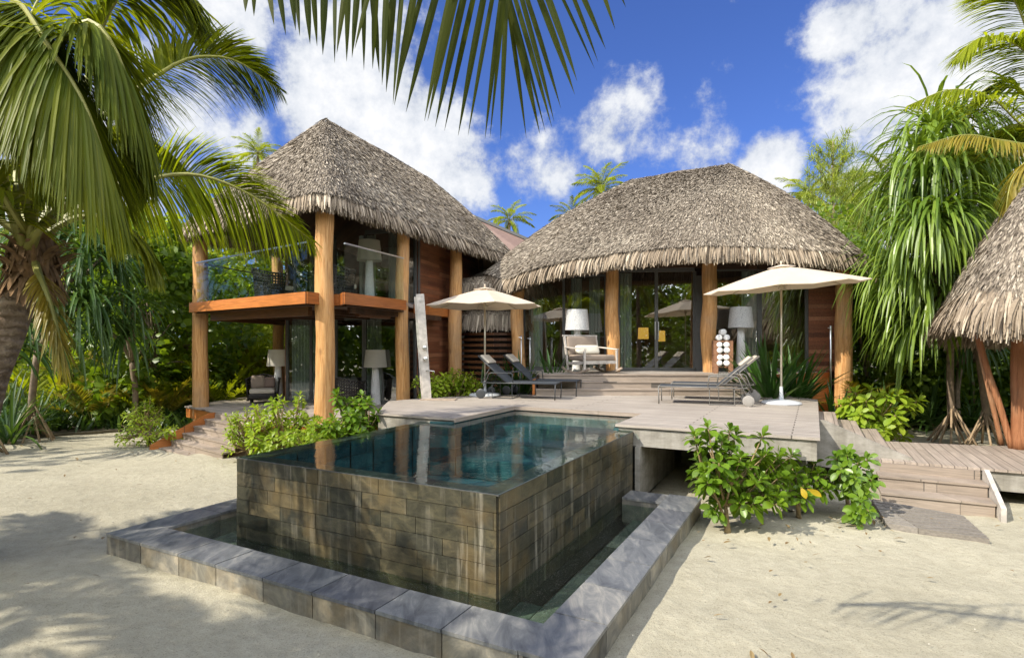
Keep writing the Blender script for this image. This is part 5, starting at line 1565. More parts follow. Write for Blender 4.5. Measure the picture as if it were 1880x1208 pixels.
def strap_plant(label, base, n, L, W, seed, mat='strap', spread=(.05, .95), droop=.13, group=None, cat='plant', name='strap_leaf_plant'):
    t = thing(name, label, cat, base, group); mb = MB()
    R = random.Random(seed)
    for k in range(3):
        b = Vector(base) + Vector((R.uniform(-.15, .15), R.uniform(-.1, .1), 0)); rosette(mb, b, (R.uniform(-.15, .15), R.uniform(-.1, .1), 1), n // 3, L, W, seed * 3 + k, spread=spread, droop=droop, nseg=5)
    mb.build('leaves', M[mat], t); mb = MB(); lathe(mb, base, [(.07, -.05), (.05, .1), (.02, .16)], 8); mb.build('stem', M['stem'], t)
    return t

def naupaka(label, base, tips, seed, size=.19, nl=11, mat='broad', group=None, cat='shrub', tipr=.05, extra=2, stems=3, wr=.46, name='leafy_shrub'):
    """stems that fork to leaf whorls: the leaves are obovate and point outward"""
    R = random.Random(seed); RN = np.random.default_rng(seed); t = thing(name, label, cat, base, group); B = Vector(base)
    tr = MB(); lf = MB(); heads = []
    fk = [B + Vector((R.uniform(-.12, .12), R.uniform(-.1, .1), R.uniform(.15, .3))) for _ in range(stems)]
    for f in fk: tube(tr, spline([B + Vector((R.uniform(-.04, .04), R.uniform(-.03, .03), -.08)), B.lerp(f, .5), f], 5), [.03, .027, .025, .023, .02], 7)
    for q in tips:
        q = Vector(q); f = min(fk, key=lambda v: (v - q).length); mid = f.lerp(q, .5) + Vector((R.uniform(-.06, .06), R.uniform(-.06, .06), -.04))
        tube(tr, spline([f, mid, q], 6), [.018, .016, .014, .012, .01, .008], 6); heads.append((q, (q - mid).normalized()))
        for e in range(extra):
            q2 = mid.lerp(q, R.uniform(.3, .9)) + Vector((R.uniform(-.15, .15), R.uniform(-.15, .15), R.uniform(-.08, .12))); tube(tr, [mid, q2], [.01, .006], 5); heads.append((q2, (q2 - mid).normalized()))
    tr.build('stem', M['stem'], t, smooth=True)
    for q, ax in heads:
        ax = (ax + Vector((0, 0, .5))).normalized(); axn = np.array(tuple(ax)); ref = np.array([1, .1, 0]); s = nrm(np.cross(axn, ref)); u = np.cross(axn, s)
        a = np.arange(nl) * 2.399 + RN.random(nl) * .5; e = np.linspace(.25, 1.75, nl) + RN.normal(0, .12, nl)
        D = axn * np.cos(e)[:, None] + (s * np.cos(a)[:, None] + u * np.sin(a)[:, None]) * np.sin(e)[:, None]
        L = size * (.65 + .4 * RN.random(nl)) * np.linspace(.7, 1.1, nl)
        sd = np.cross(D, axn + RN.normal(0, .15, (nl, 3)))
        blades(lf, np.array(tuple(q)) - axn * np.linspace(0, .06, nl)[:, None] + D * .01, D, L, L * wr, .22, 6, [.12, .35, .68, .95, 1.0, .72, .08], side=sd, fold=.22)
    lf.build('leaves', M[mat], t, smooth=True)
    return t

def tipfill(n, c, r, seed, zmin=.15, front=0):
    R = random.Random(seed); out = []
    while len(out) < n:
        p = Vector((R.uniform(-1, 1), R.uniform(-1, 1), R.uniform(-.9, 1)))
        if .35 < p.length < 1:
            q = Vector(c) + Vector((p.x * r[0], p.y * r[1], p.z * r[2]))
            if q.z > zmin: out.append(q)
    return out

# ---- hero coconut palm on the left
hero = thing('coconut_palm', 'big coconut palm with long fronds reaching in at far left', 'palm tree', (-5.35, 5.7, 0))
HT = Q(62, 455, 5.7)
mb = MB(); tp_ = spline([(-5.55, 5.6, -.1), tuple(Q(-30, 740, 5.65)), tuple(Q(18, 600, 5.7)), tuple(Q(45, 505, 5.7)), tuple(HT)], 24)
tube(mb, tp_, [.2, .18, .165, .155] + [.145] * 20, 20); mb.build('trunk', M['trunk'], hero, smooth=True)
mb = MB(); Rf = np.random.default_rng(5); nf_ = 260
a_ = Rf.random(nf_) * 2 * PI; z_ = Rf.random(nf_)
P = np.array(tuple(HT)) + np.stack([.16 * np.cos(a_), .16 * np.sin(a_), -.38 + .5 * z_], axis=1)
blades(mb, P, np.stack([.4 * np.cos(a_), .4 * np.sin(a_), -.3 - z_ * .6 + 1.1 * (Rf.random(nf_) > .6)], axis=1), .14 + .18 * Rf.random(nf_), .04 + .06 * Rf.random(nf_), .3, 4, [1, 1, .8, .6, .1], fold=.3)
lathe(mb, HT - Vector((0, 0, .34)), [(.14, 0), (.19, .15), (.2, .32), (.14, .5)], 16); mb.build('fibre_sheath', M['fibre'], hero)
def hfrond(pts, LL, seed, mat='frond', n=120, W=.045, **kw):
    mb = MB(); mr = MB(); frond_poly(mb, mr, pts, LL, n, W, seed=seed, r0=kw.pop('r0', .04), **kw)
    f = mb.build('frond', M[mat], hero); mr.build('frond_stalk', M['rachis'], f)
A_ = HT + Vector((0, 0, .05))
hfrond([A_, Q(60, 250, 5.2), Q(15, 60, 4.8), Q(33, 5, 4.5), Q(87, 83, 4.3), Q(146, 174, 4.25), Q(184, 268, 4.3), Q(215, 370, 4.4)], 1.2, 1, n=380, hang=.9, droop=.2, t0=.3, W=.027, ang=1.1, jit=.06)
hfrond([A_, Q(100, 380, 5.9), Q(160, 250, 6.0), Q(222, 186, 6.1), Q(323, 118, 6.3), Q(382, 104, 6.4), Q(440, 115, 6.5), Q(514, 165, 6.6)], .85, 2, n=190, hang=.15, droop=.2, t0=.36, ang=1.25, sweep_end=.35, lift=.1, W=.04, upv=(0, -1, .15), sc=(.62, 1.0))
hfrond([A_, Q(130, 395, 5.8), Q(200, 345, 5.9), Q(275, 328, 6.0), Q(348, 320, 6.1), Q(417, 337, 6.2), Q(487, 375, 6.3), Q(577, 445, 6.4)], .98, 3, mat='frond_bright', n=220, hang=.35, droop=.25, t0=.28, ang=1.25, lift=.1, W=.036, upv=(0, -1, .15), sc=(.6, 1.0))
hfrond([A_, Q(110, 330, 6.0), Q(150, 180, 6.2), Q(195, 31, 6.3), Q(250, -30, 6.4), Q(320, -20, 6.5), Q(360, 30, 6.6)], .95, 4, n=170, hang=.35, droop=.35, t0=.4, ang=1.0)
hfrond([A_ - Vector((0, 0, .15)), Q(70, 500, 5.4), Q(92, 560, 5.3), Q(110, 630, 5.3), Q(122, 690, 5.35)], .42, 5, mat='frond_yellow', n=70, hang=.35, droop=.2, t0=.25, W=.022, ang=.9)
hfrond([A_, Q(140, 400, 5.8), Q(215, 408, 5.9), Q(262, 445, 6.0), Q(296, 512, 6.0)], .55, 6, n=80, hang=.55, droop=.3, t0=.3, W=.035)
hfrond([A_, Q(40, 300, 5.0), Q(90, 120, 4.7), Q(160, 40, 4.6), Q(215, 100, 4.6), Q(250, 215, 4.7), Q(272, 330, 4.8)], .95, 7, n=260, hang=.9, droop=.22, t0=.3, W=.027)
hfrond([A_, Q(50, 300, 5.4), Q(-20, 100, 5.0), Q(-30, 20, 4.8), Q(20, 60, 4.7), Q(60, 190, 4.7), Q(90, 330, 4.8)], 1.1, 14, n=280, hang=.9, droop=.2, t0=.3, W=.027)
hfrond([A_, Q(20, 380, 5.2), Q(-60, 250, 4.9), Q(-150, 180, 4.7), Q(-260, 260, 4.5)], 1.0, 8, n=100, hang=.5)
hfrond([A_, Q(30, 330, 6.2), Q(20, 150, 6.8), Q(60, 20, 7.2), Q(110, -60, 7.6)], .9, 9, n=110, hang=.4)
hfrond([A_, Q(120, 350, 6.4), Q(190, 240, 6.9), Q(260, 250, 7.3), Q(330, 300, 7.6), Q(380, 370, 7.8)], .7, 10, n=110, hang=.5)
hfrond([A_, A_ + Vector((-.6, .6, .8)), A_ + Vector((-1.6, 1.4, 1.2)), A_ + Vector((-2.8, 2.0, .6))], .9, 11, n=80)
hfrond([A_, A_ + Vector((-.2, -.8, .9)), A_ + Vector((-.6, -2.0, 1.3)), A_ + Vector((-1.0, -3.2, .8))], .9, 12, n=80)
hfrond([A_, A_ + Vector((-.8, -.2, .5)), A_ + Vector((-2.0, -.6, .4)), A_ + Vector((-3.0, -.9, -.5))], .9, 13, n=80)
for i, (px, py) in enumerate([(5, 300), (30, 340), (110, 400), (128, 372), (95, 330)]):
    mb = MB(); tube(mb, spline([HT + Vector((.02 * i, -.12, -.05)), HT.lerp(Q(px, py, 5.3), .5) + Vector((0, -.1, 0)), Q(px, py, 5.3)], 8), [.05, .045, .04, .036, .032, .03, .028, .025], 8); mb.build('frond_stalk', M['rachis'], hero, smooth=True)

# ---- palm behind the camera whose frond hangs into the top of the view
op = thing('coconut_palm', 'coconut palm whose frond hangs down from the top of view', 'palm tree', (-3.0, -1.6, 0))
OT = Vector((-1.9, -.9, 6.2))
mb = MB(); tube(mb, spline([(-3.2, -1.7, -.1), (-2.9, -1.5, 2.5), tuple(OT)], 14), [.2] + [.15] * 13, 12); mb.build('trunk', M['trunk'], op, smooth=True)
tips = [(452, 22, 452, -40), (468, 30, 466, -50), (505, 45, 487, -60), (527, 64, 505, -60), (545, 55, 530, -60), (553, 66, 540, -60), (572, 80, 560, -60), (585, 84, 572, -60), (596, 100, 597, -60), (618, 115, 615, -60), (622, 98, 640, -60), (640, 112, 640, -60), (650, 105, 660, -60), (672, 128, 668, -60), (655, 90, 690, -60), (688, 125, 692, -60), (700, 132, 680, -60),
        (706, 155, 712, -60), (714, 168, 726, -60), (727, 190, 742, -60), (730, 192, 770, -60), (735, 160, 788, -60), (752, 205, 815, -60), (786, 221, 838, -60), (792, 221, 850, -60), (806, 232, 862, -50), (823, 239, 880, -50), (848, 248, 896, -45), (866, 248, 912, -45), (897, 254, 925, -40), (906, 252, 930, -40), (925, 255, 931, -30), (955, 253, 930, -10), (980, 246, 932, -5), (990, 243, 934, -10), (1002, 235, 940, -20), (1006, 224, 950, -30), (1019, 200, 955, -40), (1045, 175, 972, -50), (1050, 150, 985, -60), (1083, 128, 1005, -60), (1090, 115, 1030, -60), (1105, 92, 1045, -60), (1124, 55, 1090, -60), (1146, 15, 1120, -50)]
mb = MB(); Ro = np.random.default_rng(3)
YF = 2.7
P = []; D = []; L = []
for x1, y1, x0, y0 in tips:
    dy = Ro.normal(0, .07); a = Q(x0, y0, YF + dy); b = Q(x1, y1, YF + dy - .03); P.append(tuple(a)); v = b - a; L.append(v.length * 1.01); v = v.normalized() ; v.z += .06; v.x += (.04 if x1 > 930 else -.02); D.append(tuple(v))
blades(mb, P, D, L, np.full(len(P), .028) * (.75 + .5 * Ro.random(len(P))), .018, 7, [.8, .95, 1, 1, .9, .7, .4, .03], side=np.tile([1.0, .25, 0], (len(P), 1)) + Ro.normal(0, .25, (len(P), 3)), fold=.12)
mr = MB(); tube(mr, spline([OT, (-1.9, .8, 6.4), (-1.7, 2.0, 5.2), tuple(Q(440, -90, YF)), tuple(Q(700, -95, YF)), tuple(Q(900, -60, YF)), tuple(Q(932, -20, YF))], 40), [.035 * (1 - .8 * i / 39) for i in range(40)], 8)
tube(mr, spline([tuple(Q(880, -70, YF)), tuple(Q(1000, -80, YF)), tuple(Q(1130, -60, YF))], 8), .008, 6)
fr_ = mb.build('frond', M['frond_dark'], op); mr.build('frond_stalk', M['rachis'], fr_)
for k in range(13):
    az = k * 2.399 + .4; mb = MB(); mr = MB(); frond_poly(mb, mr, arc(OT, az, math.radians(70 - k * 6), 3.4, 1.3), .8, 60, .045, .3, .25, seed=500 + k, nseg=3)
    dirv = Vector((math.cos(az), math.sin(az)))
    if dirv.y > .25: continue
    f = mb.build('frond', M['frond'], op); mr.build('frond_stalk', M['rachis'], f)

# ---- right edge coconut palm fronds
rpm = thing('coconut_palm', 'coconut palm at far right with drooping yellow-tinged fronds', 'palm tree', (10.4, 12.2, 0))
RT = Q(1935, 215, 11.5)
mb = MB(); tube(mb, spline([(11.6, 12.4, -.1), (11.4, 12.2, 3), tuple(RT)], 14), .17, 12); mb.build('trunk', M['trunk'], rpm, smooth=True)
def rfrond(pts, LL, seed, mat, **kw):
    mb = MB(); mr = MB(); frond_poly(mb, mr, pts, LL, kw.pop('n', 100), kw.pop('W', .05), seed=seed, **kw); f = mb.build('frond', M[mat], rpm); mr.build('frond_stalk', M['rachis'], f)
rfrond([RT, Q(1900, 120, 11.3), Q(1860, 80, 11.2), Q(1800, 70, 11.0), Q(1752, 110, 10.9)], 1.0, 21, 'frond_bright', hang=.3)
rfrond([RT, Q(1880, 40, 11.3), Q(1850, -10, 11.2), Q(1800, -30, 11.0)], 1.0, 22, 'frond_bright', hang=.2)
rfrond([RT, Q(1885, 235, 11.2), Q(1820, 180, 11.0), Q(1745, 165, 10.8), Q(1665, 195, 10.7)], .75, 23, 'frond_bright', hang=.5, W=.04)
rfrond([RT, Q(1900, 262, 10.8), Q(1840, 258, 10.6), Q(1770, 248, 10.5), Q(1685, 270, 10.4)], .62, 24, 'frond_yellow', hang=.75, W=.035, n=80)
rfrond([RT, Q(1905, 285, 10.3), Q(1880, 300, 10.2), Q(1855, 340, 10.1), Q(1845, 400, 10.0)], .75, 25, 'frond_yellow', hang=.7, W=.035, n=80)
rfrond([RT, Q(1900, 190, 12.2), Q(1850, 150, 12.6), Q(1790, 180, 12.8), Q(1740, 260, 13)], 1.0, 26, 'frond', hang=.5)
rfrond([RT, Q(1900, 240, 12.2), Q(1850, 240, 12.4), Q(1800, 290, 12.6), Q(1780, 370, 12.8)], 1.0, 27, 'frond', hang=.5)
for k in range(7):
    rfrond(arc(RT, -1.2 + k * .62, .9 - .15 * k, 3.2, 1.2), .85, 30 + k, 'frond', n=60, nseg=3)

# ================================================================== planting
# near shrubs on the sand, right
tp1 = [Q(x, y, 6.8 + d) for x, y, d in [(1275, 800, .1), (1300, 785, -.1), (1340, 790, .2), (1325, 810, 0), (1400, 800, .1), (1285, 850, .2), (1300, 885, -.2), (1320, 850, -.3), (1360, 840, -.2), (1400, 835, .2), (1420, 850, .3),
       (1395, 880, -.2), (1350, 885, .1), (1320, 915, .1), (1385, 925, -.2), (1430, 925, -.3), (1405, 905, 0), (1370, 860, .3), (1440, 870, .2), (1455, 835, .3)]]
naupaka('broad glossy-leaved shrub on sand beside the right moat kerb', tuple(G(1335, 972, 0)), tp1, 11, size=.2, nl=14, extra=2, group='glossy shrubs on the right sand')
tp2 = [Q(x, y, 7.3 + d) for x, y, d in [(1455, 860, 0), (1440, 880, -.2), (1480, 870, 0), (1495, 850, .2), (1520, 870, .1), (1475, 890, -.2), (1510, 895, -.1), (1445, 850, .2), (1535, 885, .2), (1465, 905, -.2)]]
naupaka('smaller glossy shrub with two yellow leaves between its neighbours', tuple(G(1468, 950, 0)), tp2, 12, size=.18, nl=12, extra=1, group='glossy shrubs on the right sand', stems=2)
tp3 = [Q(x, y, 7.1 + d) for x, y, d in [(1555, 830, .2), (1545, 860, 0), (1575, 850, .1), (1570, 875, -.1), (1600, 880, 0), (1560, 895, .1), (1590, 905, -.1), (1575, 945, -.3), (1595, 938, -.35), (1568, 940, -.3), (1535, 840, .2)]]
naupaka('leggy shrub with a low drooping leaf cluster before the boardwalk steps', tuple(G(1560, 925, 0)), tp3, 13, size=.17, nl=12, extra=1, group='glossy shrubs on the right sand', stems=2)
# yellow leaves
sh2 = [o for o in bpy.data.objects if o.get('label', '').startswith('smaller glossy shrub')][0]
ym = leafmat('yellow_leaf', [(.5, .36, .02), (.6, .42, .03)], .4)
for a_, d_, l_, s_ in [(Q(1470, 893, 6.9), (.3, -.4, -.8), .15, (1, 0, .3)), (Q(1482, 898, 6.88), (.8, -.4, -.2), .17, (.3, .1, -1))]:
    yl = MB(); blades(yl, [tuple(a_)], [d_], [l_], [.075], .1, 6, [.12, .4, .75, 1, 1, .7, .1], side=[s_], fold=.15); yl.build('yellow_leaf', ym, sh2, smooth=True)

# shrubs behind the pool's left end
GL = 'light green shrubs between stairs and pool'
naupaka('thin airy shrub covering the right end of the terrace stairs', (-5.0, 10.9, 0), tipfill(46, (-4.95, 10.8, .55), (.62, .4, .5), 3), 21, size=.13, nl=9, mat='broad_light', extra=1, group=GL, wr=.38, stems=5)
naupaka('dense light green shrub in front of the big log column, left side', (-4.15, 10.3, 0), tipfill(60, (-4.1, 10.2, .72), (.72, .5, .62), 4), 22, size=.165, nl=12, mat='broad_light', extra=1, group=GL, stems=5)
naupaka('low leafy shrub at the foot of the big log column', (-3.3, 9.9, 0), tipfill(34, (-3.25, 9.7, .62), (.5, .4, .45), 5), 23, size=.15, nl=11, mat='broad_light', extra=1, group=GL, stems=4)
naupaka('tallest rounded shrub right of the big log column, by the deck wall', (-2.75, 9.9, 0), tipfill(50, (-2.75, 9.8, .85), (.55, .45, .6), 6), 24, size=.18, nl=13, mat='broad', extra=1, group=GL, stems=4)
naupaka('sparse low shrub on sand left of the terrace stairs', (-8.0, 12.5, 0), tipfill(26, (-7.9, 12.4, .3), (.8, .4, .3), 7, .05), 25, size=.13, nl=8, mat='broad_light', extra=1, wr=.34, stems=5)
naupaka('small feathery sapling shrub behind the sparse one at column base', (-8.8, 13.6, 0), tipfill(26, (-8.7, 13.5, .55), (.5, .4, .45), 8), 26, size=.15, nl=8, mat='broad_light', extra=1, wr=.3, stems=4)
# by shower
naupaka('light green shrub directly behind the shower post', (-1.95, 12.75, .5), tipfill(36, (-1.75, 12.8, 1.3), (.45, .35, .38), 9, .8), 27, size=.16, nl=12, mat='broad_light', extra=1, group='shrubs at the back edge of deck')
naupaka('light green shrub between shower post and left umbrella', (-1.25, 13.2, .5), tipfill(34, (-1.2, 13.3, 1.3), (.42, .35, .35), 10, .8), 28, size=.16, nl=12, mat='broad_light', extra=1, group='shrubs at the back edge of deck')
# shrub by boardwalk
naupaka('bright yellow-green shrub behind the boardwalk near side steps', (7.05, 11.3, 0), [Q(x, y, 11.2 + random.uniform(-.5, .5)) for x, y in [(1560, 740), (1590, 735), (1620, 728), (1580, 760), (1610, 765), (1640, 790), (1600, 790), (1570, 720), (1655, 775), (1630, 750), (1665, 740), (1650, 725), (1550, 745), (1600, 715), (1565, 775), (1685, 735), (1625, 805), (1660, 800), (1590, 800)]], 29, size=.26, nl=12, mat='broad_light', extra=1, stems=4)
# strap plants
GS = 'dark strap-leaved plants beside the pavilion steps'
strap_plant('tall strap-leaved plant between slatted screen and pavilion steps', (.35, 14.1, .7), 60, 1.25, .075, 31, group=GS)
strap_plant('strap-leaved plant behind the rear left lounger headrest', (-.05, 14.0, .7), 45, 1.1, .07, 32, group=GS)
strap_plant('thin strap-leaved plant behind the left umbrella pole', (-.85, 14.3, .5), 26, 1.25, .06, 33, spread=(.05, .7), group=GS)
strap_plant('smaller strap plant in front of the glass left of the rocking armchair', (1.0, 14.8, 1.1), 30, 1.0, .07, 34, group=GS)
strap_plant('large strap-leaved plant directly behind the right umbrella pole', (5.75, 12.6, .75), 84, 1.55, .085, 35, spread=(.05, 1.0), group=GS)
strap_plant('large strap-leaved plant right of the umbrella base near log column', (6.6, 13.1, .6), 66, 1.55, .08, 36, spread=(.05, 1.0), group=GS)
strap_plant('dark strap plant low beside the deck corner, right of umbrella', (7.05, 12.4, .1), 40, 1.2, .07, 37, group=GS)

# ---- right wood: pandanus
GP = 'pandanus trees right of the pavilion'
hr = [Q(x, y, Y) for x, y, Y in [(1715, 250, 12.6), (1690, 320, 12.2), (1750, 310, 12.0), (1725, 400, 11.7), (1695, 430, 11.9), (1765, 400, 12.2), (1800, 300, 12.8), (1760, 230, 13.2), (1675, 370, 12.8), (1820, 390, 12.5), (1730, 460, 12.2), (1690, 520, 12.5), (1745, 545, 12.4), (1655, 500, 12.8), (1700, 590, 12.6), (1790, 520, 12.7)]]
pandanus('tall pandanus with long hanging leaves, left of the hut roof', tuple(G(1748, 812, 0)), hr, 41, L=1.9, W=.052, n=95, trunk_top=tuple(Q(1745, 600, 12.6)), group=GP, droop=.62)
pandanus('second pandanus with leaning trunk close to the hut strut', tuple(G(1815, 818, 0)), [Q(1800, 480, 12.8), Q(1760, 540, 13.2), Q(1840, 420, 13), Q(1700, 560, 13.4)], 42, mat='pand', L=1.5, n=50, trunk_top=tuple(Q(1795, 640, 12.6)), group=GP)
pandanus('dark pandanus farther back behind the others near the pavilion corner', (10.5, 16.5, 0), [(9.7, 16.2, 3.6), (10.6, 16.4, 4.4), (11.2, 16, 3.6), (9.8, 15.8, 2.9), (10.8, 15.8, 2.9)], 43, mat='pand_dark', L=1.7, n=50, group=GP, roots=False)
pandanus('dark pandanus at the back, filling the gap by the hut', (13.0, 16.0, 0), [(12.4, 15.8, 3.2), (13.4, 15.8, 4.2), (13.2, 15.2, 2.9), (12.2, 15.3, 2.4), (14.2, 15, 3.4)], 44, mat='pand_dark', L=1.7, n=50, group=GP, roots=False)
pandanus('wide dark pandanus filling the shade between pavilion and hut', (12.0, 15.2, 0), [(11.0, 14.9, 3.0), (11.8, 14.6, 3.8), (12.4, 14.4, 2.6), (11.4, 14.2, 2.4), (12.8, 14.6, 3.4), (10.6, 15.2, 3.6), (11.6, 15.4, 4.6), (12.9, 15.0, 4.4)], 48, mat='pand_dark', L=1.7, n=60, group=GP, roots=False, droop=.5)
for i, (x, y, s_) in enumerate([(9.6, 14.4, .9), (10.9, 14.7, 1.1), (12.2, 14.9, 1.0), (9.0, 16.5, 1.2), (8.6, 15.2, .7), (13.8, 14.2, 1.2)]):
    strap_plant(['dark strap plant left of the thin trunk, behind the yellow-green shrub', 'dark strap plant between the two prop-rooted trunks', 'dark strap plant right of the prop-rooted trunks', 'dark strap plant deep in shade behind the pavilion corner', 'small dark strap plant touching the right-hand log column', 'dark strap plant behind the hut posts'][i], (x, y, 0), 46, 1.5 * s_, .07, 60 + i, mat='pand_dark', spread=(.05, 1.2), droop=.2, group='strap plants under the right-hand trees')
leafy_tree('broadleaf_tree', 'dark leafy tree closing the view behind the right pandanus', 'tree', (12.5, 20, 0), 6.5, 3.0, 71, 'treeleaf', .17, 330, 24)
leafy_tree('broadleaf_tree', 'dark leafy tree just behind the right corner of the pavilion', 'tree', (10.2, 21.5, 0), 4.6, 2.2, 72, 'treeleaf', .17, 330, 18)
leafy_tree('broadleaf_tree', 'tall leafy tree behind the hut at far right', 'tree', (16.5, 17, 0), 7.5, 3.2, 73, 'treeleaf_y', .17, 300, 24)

# casuarina
def casuarina(base, h, seed, label):
    R = random.Random(seed); RN = np.random.default_rng(seed); t = thing('casuarina_tree', label, 'tree', base); B = Vector(base)
    tr = MB(); top = B + Vector((.3, 0, h)); sp = spline([B, B.lerp(top, .5) + Vector((.15, 0, 0)), top], 16); tube(tr, sp, [.16 * (1 - .055 * i) for i in range(16)], 7)
    P = []; D = []
    for k in range(46):
        f = .3 + .68 * (k / 46); p = B.lerp(top, f); a = k * 2.399; L = h * .26 * (1.15 - f) + .45
        q = p + Vector((math.cos(a) * L * .75, math.sin(a) * L * .75, L * .65)); tube(tr, [p, p.lerp(q, .5) + Vector((0, 0, -.05)), q], [.03, .02, .008], 4)
        for j in range(int(26 * L + 10)):
            u = R.uniform(.2, 1.05); c = p.lerp(q, u) + Vector((R.gauss(0, .07), R.gauss(0, .07), R.gauss(0, .05)))
            for _ in range(3): P.append(tuple(c)); D.append((R.gauss(0, .55) + math.cos(a) * .35, R.gauss(0, .55) + math.sin(a) * .35, R.uniform(-.5, .9)))
    tr.build('trunk', M['bark'], t, smooth=True); mb = MB(); n = len(P); blades(mb, P, D, .32 + .3 * RN.random(n), .03, .25, 3, [1, 1, .8, .3]); mb.build('crown', M['casu'], t)
leafy_tree('broadleaf_tree', 'dense dark shrub-like tree low behind the prop-rooted trunks', 'tree', (12.2, 17.5, 0), 3.6, 2.6, 74, 'treeleaf', .17, 380, 26, low=.03)
leafy_tree('broadleaf_tree', 'dense tree low behind the dark strap plants, left of hut', 'tree', (15.2, 15.8, 0), 4.2, 2.6, 75, 'treeleaf', .17, 380, 26, low=.03)
casuarina(tuple(Q(1518, 634, 27)[:2]) + (0,), 12.5 - .6, 81, 'feathery pale green casuarina tree rising behind the right roof')
casuarina(tuple(Q(1555, 634, 29)[:2]) + (0,), 11.0, 82, 'shorter feathery casuarina tree just right of the taller one')

# ---- far coconut palms
p_a = make_palm(7.0, 1, 22, 2.9, 'frond_bright', (.2, .1)); p_b = make_palm(6.0, 2, 20, 2.6, 'frond', (-.2, .1)); p_c = make_palm(5.0, 3, 18, 2.6, 'frond_bright', (.1, -.15))
GP2 = 'coconut palms beyond the pavilions'
far = [(p_a, 1118, 350, 46, 'bright coconut palm showing above the left slope of right roof'), (p_b, 1060, 402, 50, 'coconut palm frond peeping low left of the right roof'), (p_c, 930, 408, 52, 'coconut palm top above the brown roof between both thatched roofs'),
       (p_a, 468, 288, 60, 'coconut palm top beside the upper left edge of left roof'), (p_c, 1480, 362, 38, 'coconut palm in front of the casuarina, right of the roof'), (p_a, 1590, 400, 32, 'bright coconut palm between casuarina and right pandanus'),
       (p_b, 1640, 345, 32, 'coconut palm behind the tall right pandanus'), (p_c, 300, 500, 24, 'coconut palm far behind the round-leaved tree at left'), (p_a, 420, 520, 26, 'bright coconut palm seen through the left balcony glass'), (p_b, 130, 430, 19, 'coconut palm behind the hero palm crown at left'),
       (p_a, 560, 505, 27, 'coconut palm behind the balcony, right of the glass-seen one'), (p_c, 350, 560, 21, 'bright low coconut palm left of the balcony column')]
used = set(); stretch = []
for o, px, py, Y, lab in far:
    top = Q(px, py, Y); hs = {p_a.name: 7.0, p_b.name: 6.0, p_c.name: 5.0}[o.name]; c = o if o.name not in used else copy_tree(o); used.add(o.name)
    stretch.append((c, top.z, hs)); place(c, (top.x, top.y, 0), random.random() * 6, lab); c['group'] = GP2

def fit_height(c, z, hs):
    for ch in [x for x in bpy.data.objects if x.parent == c]:
        if ch.name.startswith('trunk'): ch.scale = (1, 1, z / hs)
        else: ch.location = (0, 0, z - hs)
# ---- left wood
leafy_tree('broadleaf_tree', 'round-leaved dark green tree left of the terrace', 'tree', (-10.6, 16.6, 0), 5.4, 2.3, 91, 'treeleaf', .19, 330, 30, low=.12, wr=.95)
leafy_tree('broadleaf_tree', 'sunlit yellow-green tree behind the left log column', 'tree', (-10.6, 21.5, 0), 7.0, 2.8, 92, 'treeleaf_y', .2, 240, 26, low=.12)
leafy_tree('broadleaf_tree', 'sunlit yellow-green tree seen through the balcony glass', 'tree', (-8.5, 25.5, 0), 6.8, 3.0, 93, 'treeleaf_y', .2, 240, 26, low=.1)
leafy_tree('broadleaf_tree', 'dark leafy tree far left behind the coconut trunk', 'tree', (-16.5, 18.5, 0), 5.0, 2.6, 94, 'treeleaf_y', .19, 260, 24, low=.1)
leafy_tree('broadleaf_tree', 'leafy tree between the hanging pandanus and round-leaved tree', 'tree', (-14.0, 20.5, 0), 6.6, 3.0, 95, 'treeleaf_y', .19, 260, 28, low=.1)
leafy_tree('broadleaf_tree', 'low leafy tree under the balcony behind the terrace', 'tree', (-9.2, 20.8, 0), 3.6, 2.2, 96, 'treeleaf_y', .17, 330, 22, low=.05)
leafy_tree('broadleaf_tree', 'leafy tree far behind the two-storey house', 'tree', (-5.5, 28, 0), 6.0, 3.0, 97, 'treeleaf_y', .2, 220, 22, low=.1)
GP3 = 'pandanus trees left of the terrace'
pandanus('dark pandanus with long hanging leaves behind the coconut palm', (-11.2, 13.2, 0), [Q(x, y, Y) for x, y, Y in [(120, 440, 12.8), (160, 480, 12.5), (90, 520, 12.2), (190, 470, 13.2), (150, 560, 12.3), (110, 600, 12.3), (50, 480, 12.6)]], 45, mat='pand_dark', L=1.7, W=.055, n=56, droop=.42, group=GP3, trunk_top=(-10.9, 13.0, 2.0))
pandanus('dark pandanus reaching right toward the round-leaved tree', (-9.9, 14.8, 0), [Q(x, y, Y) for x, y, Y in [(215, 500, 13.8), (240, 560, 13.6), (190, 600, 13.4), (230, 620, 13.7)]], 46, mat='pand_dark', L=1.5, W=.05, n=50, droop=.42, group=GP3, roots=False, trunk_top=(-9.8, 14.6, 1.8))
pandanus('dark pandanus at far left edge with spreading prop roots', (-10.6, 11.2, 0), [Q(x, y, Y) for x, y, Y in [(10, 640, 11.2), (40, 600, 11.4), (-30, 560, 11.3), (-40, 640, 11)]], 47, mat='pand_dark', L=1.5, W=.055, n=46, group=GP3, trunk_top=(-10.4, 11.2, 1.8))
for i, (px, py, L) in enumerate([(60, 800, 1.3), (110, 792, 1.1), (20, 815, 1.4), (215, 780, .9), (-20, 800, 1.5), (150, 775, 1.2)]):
    p = G(px, py, 0); strap_plant(['strap plant at the sand edge beneath the left pandanus', 'strap plant second from the left seedling palm', 'large strap plant at the far left sand edge', 'small strap plant between the two seedling palms', 'strap plant cut by the left picture edge', 'strap plant behind the left seedling palm'][i], (p.x, p.y, 0), 42, L, .055, 100 + i, mat='pand_dark', spread=(.05, 1.15), droop=.2, group='strap plants under the left trees')
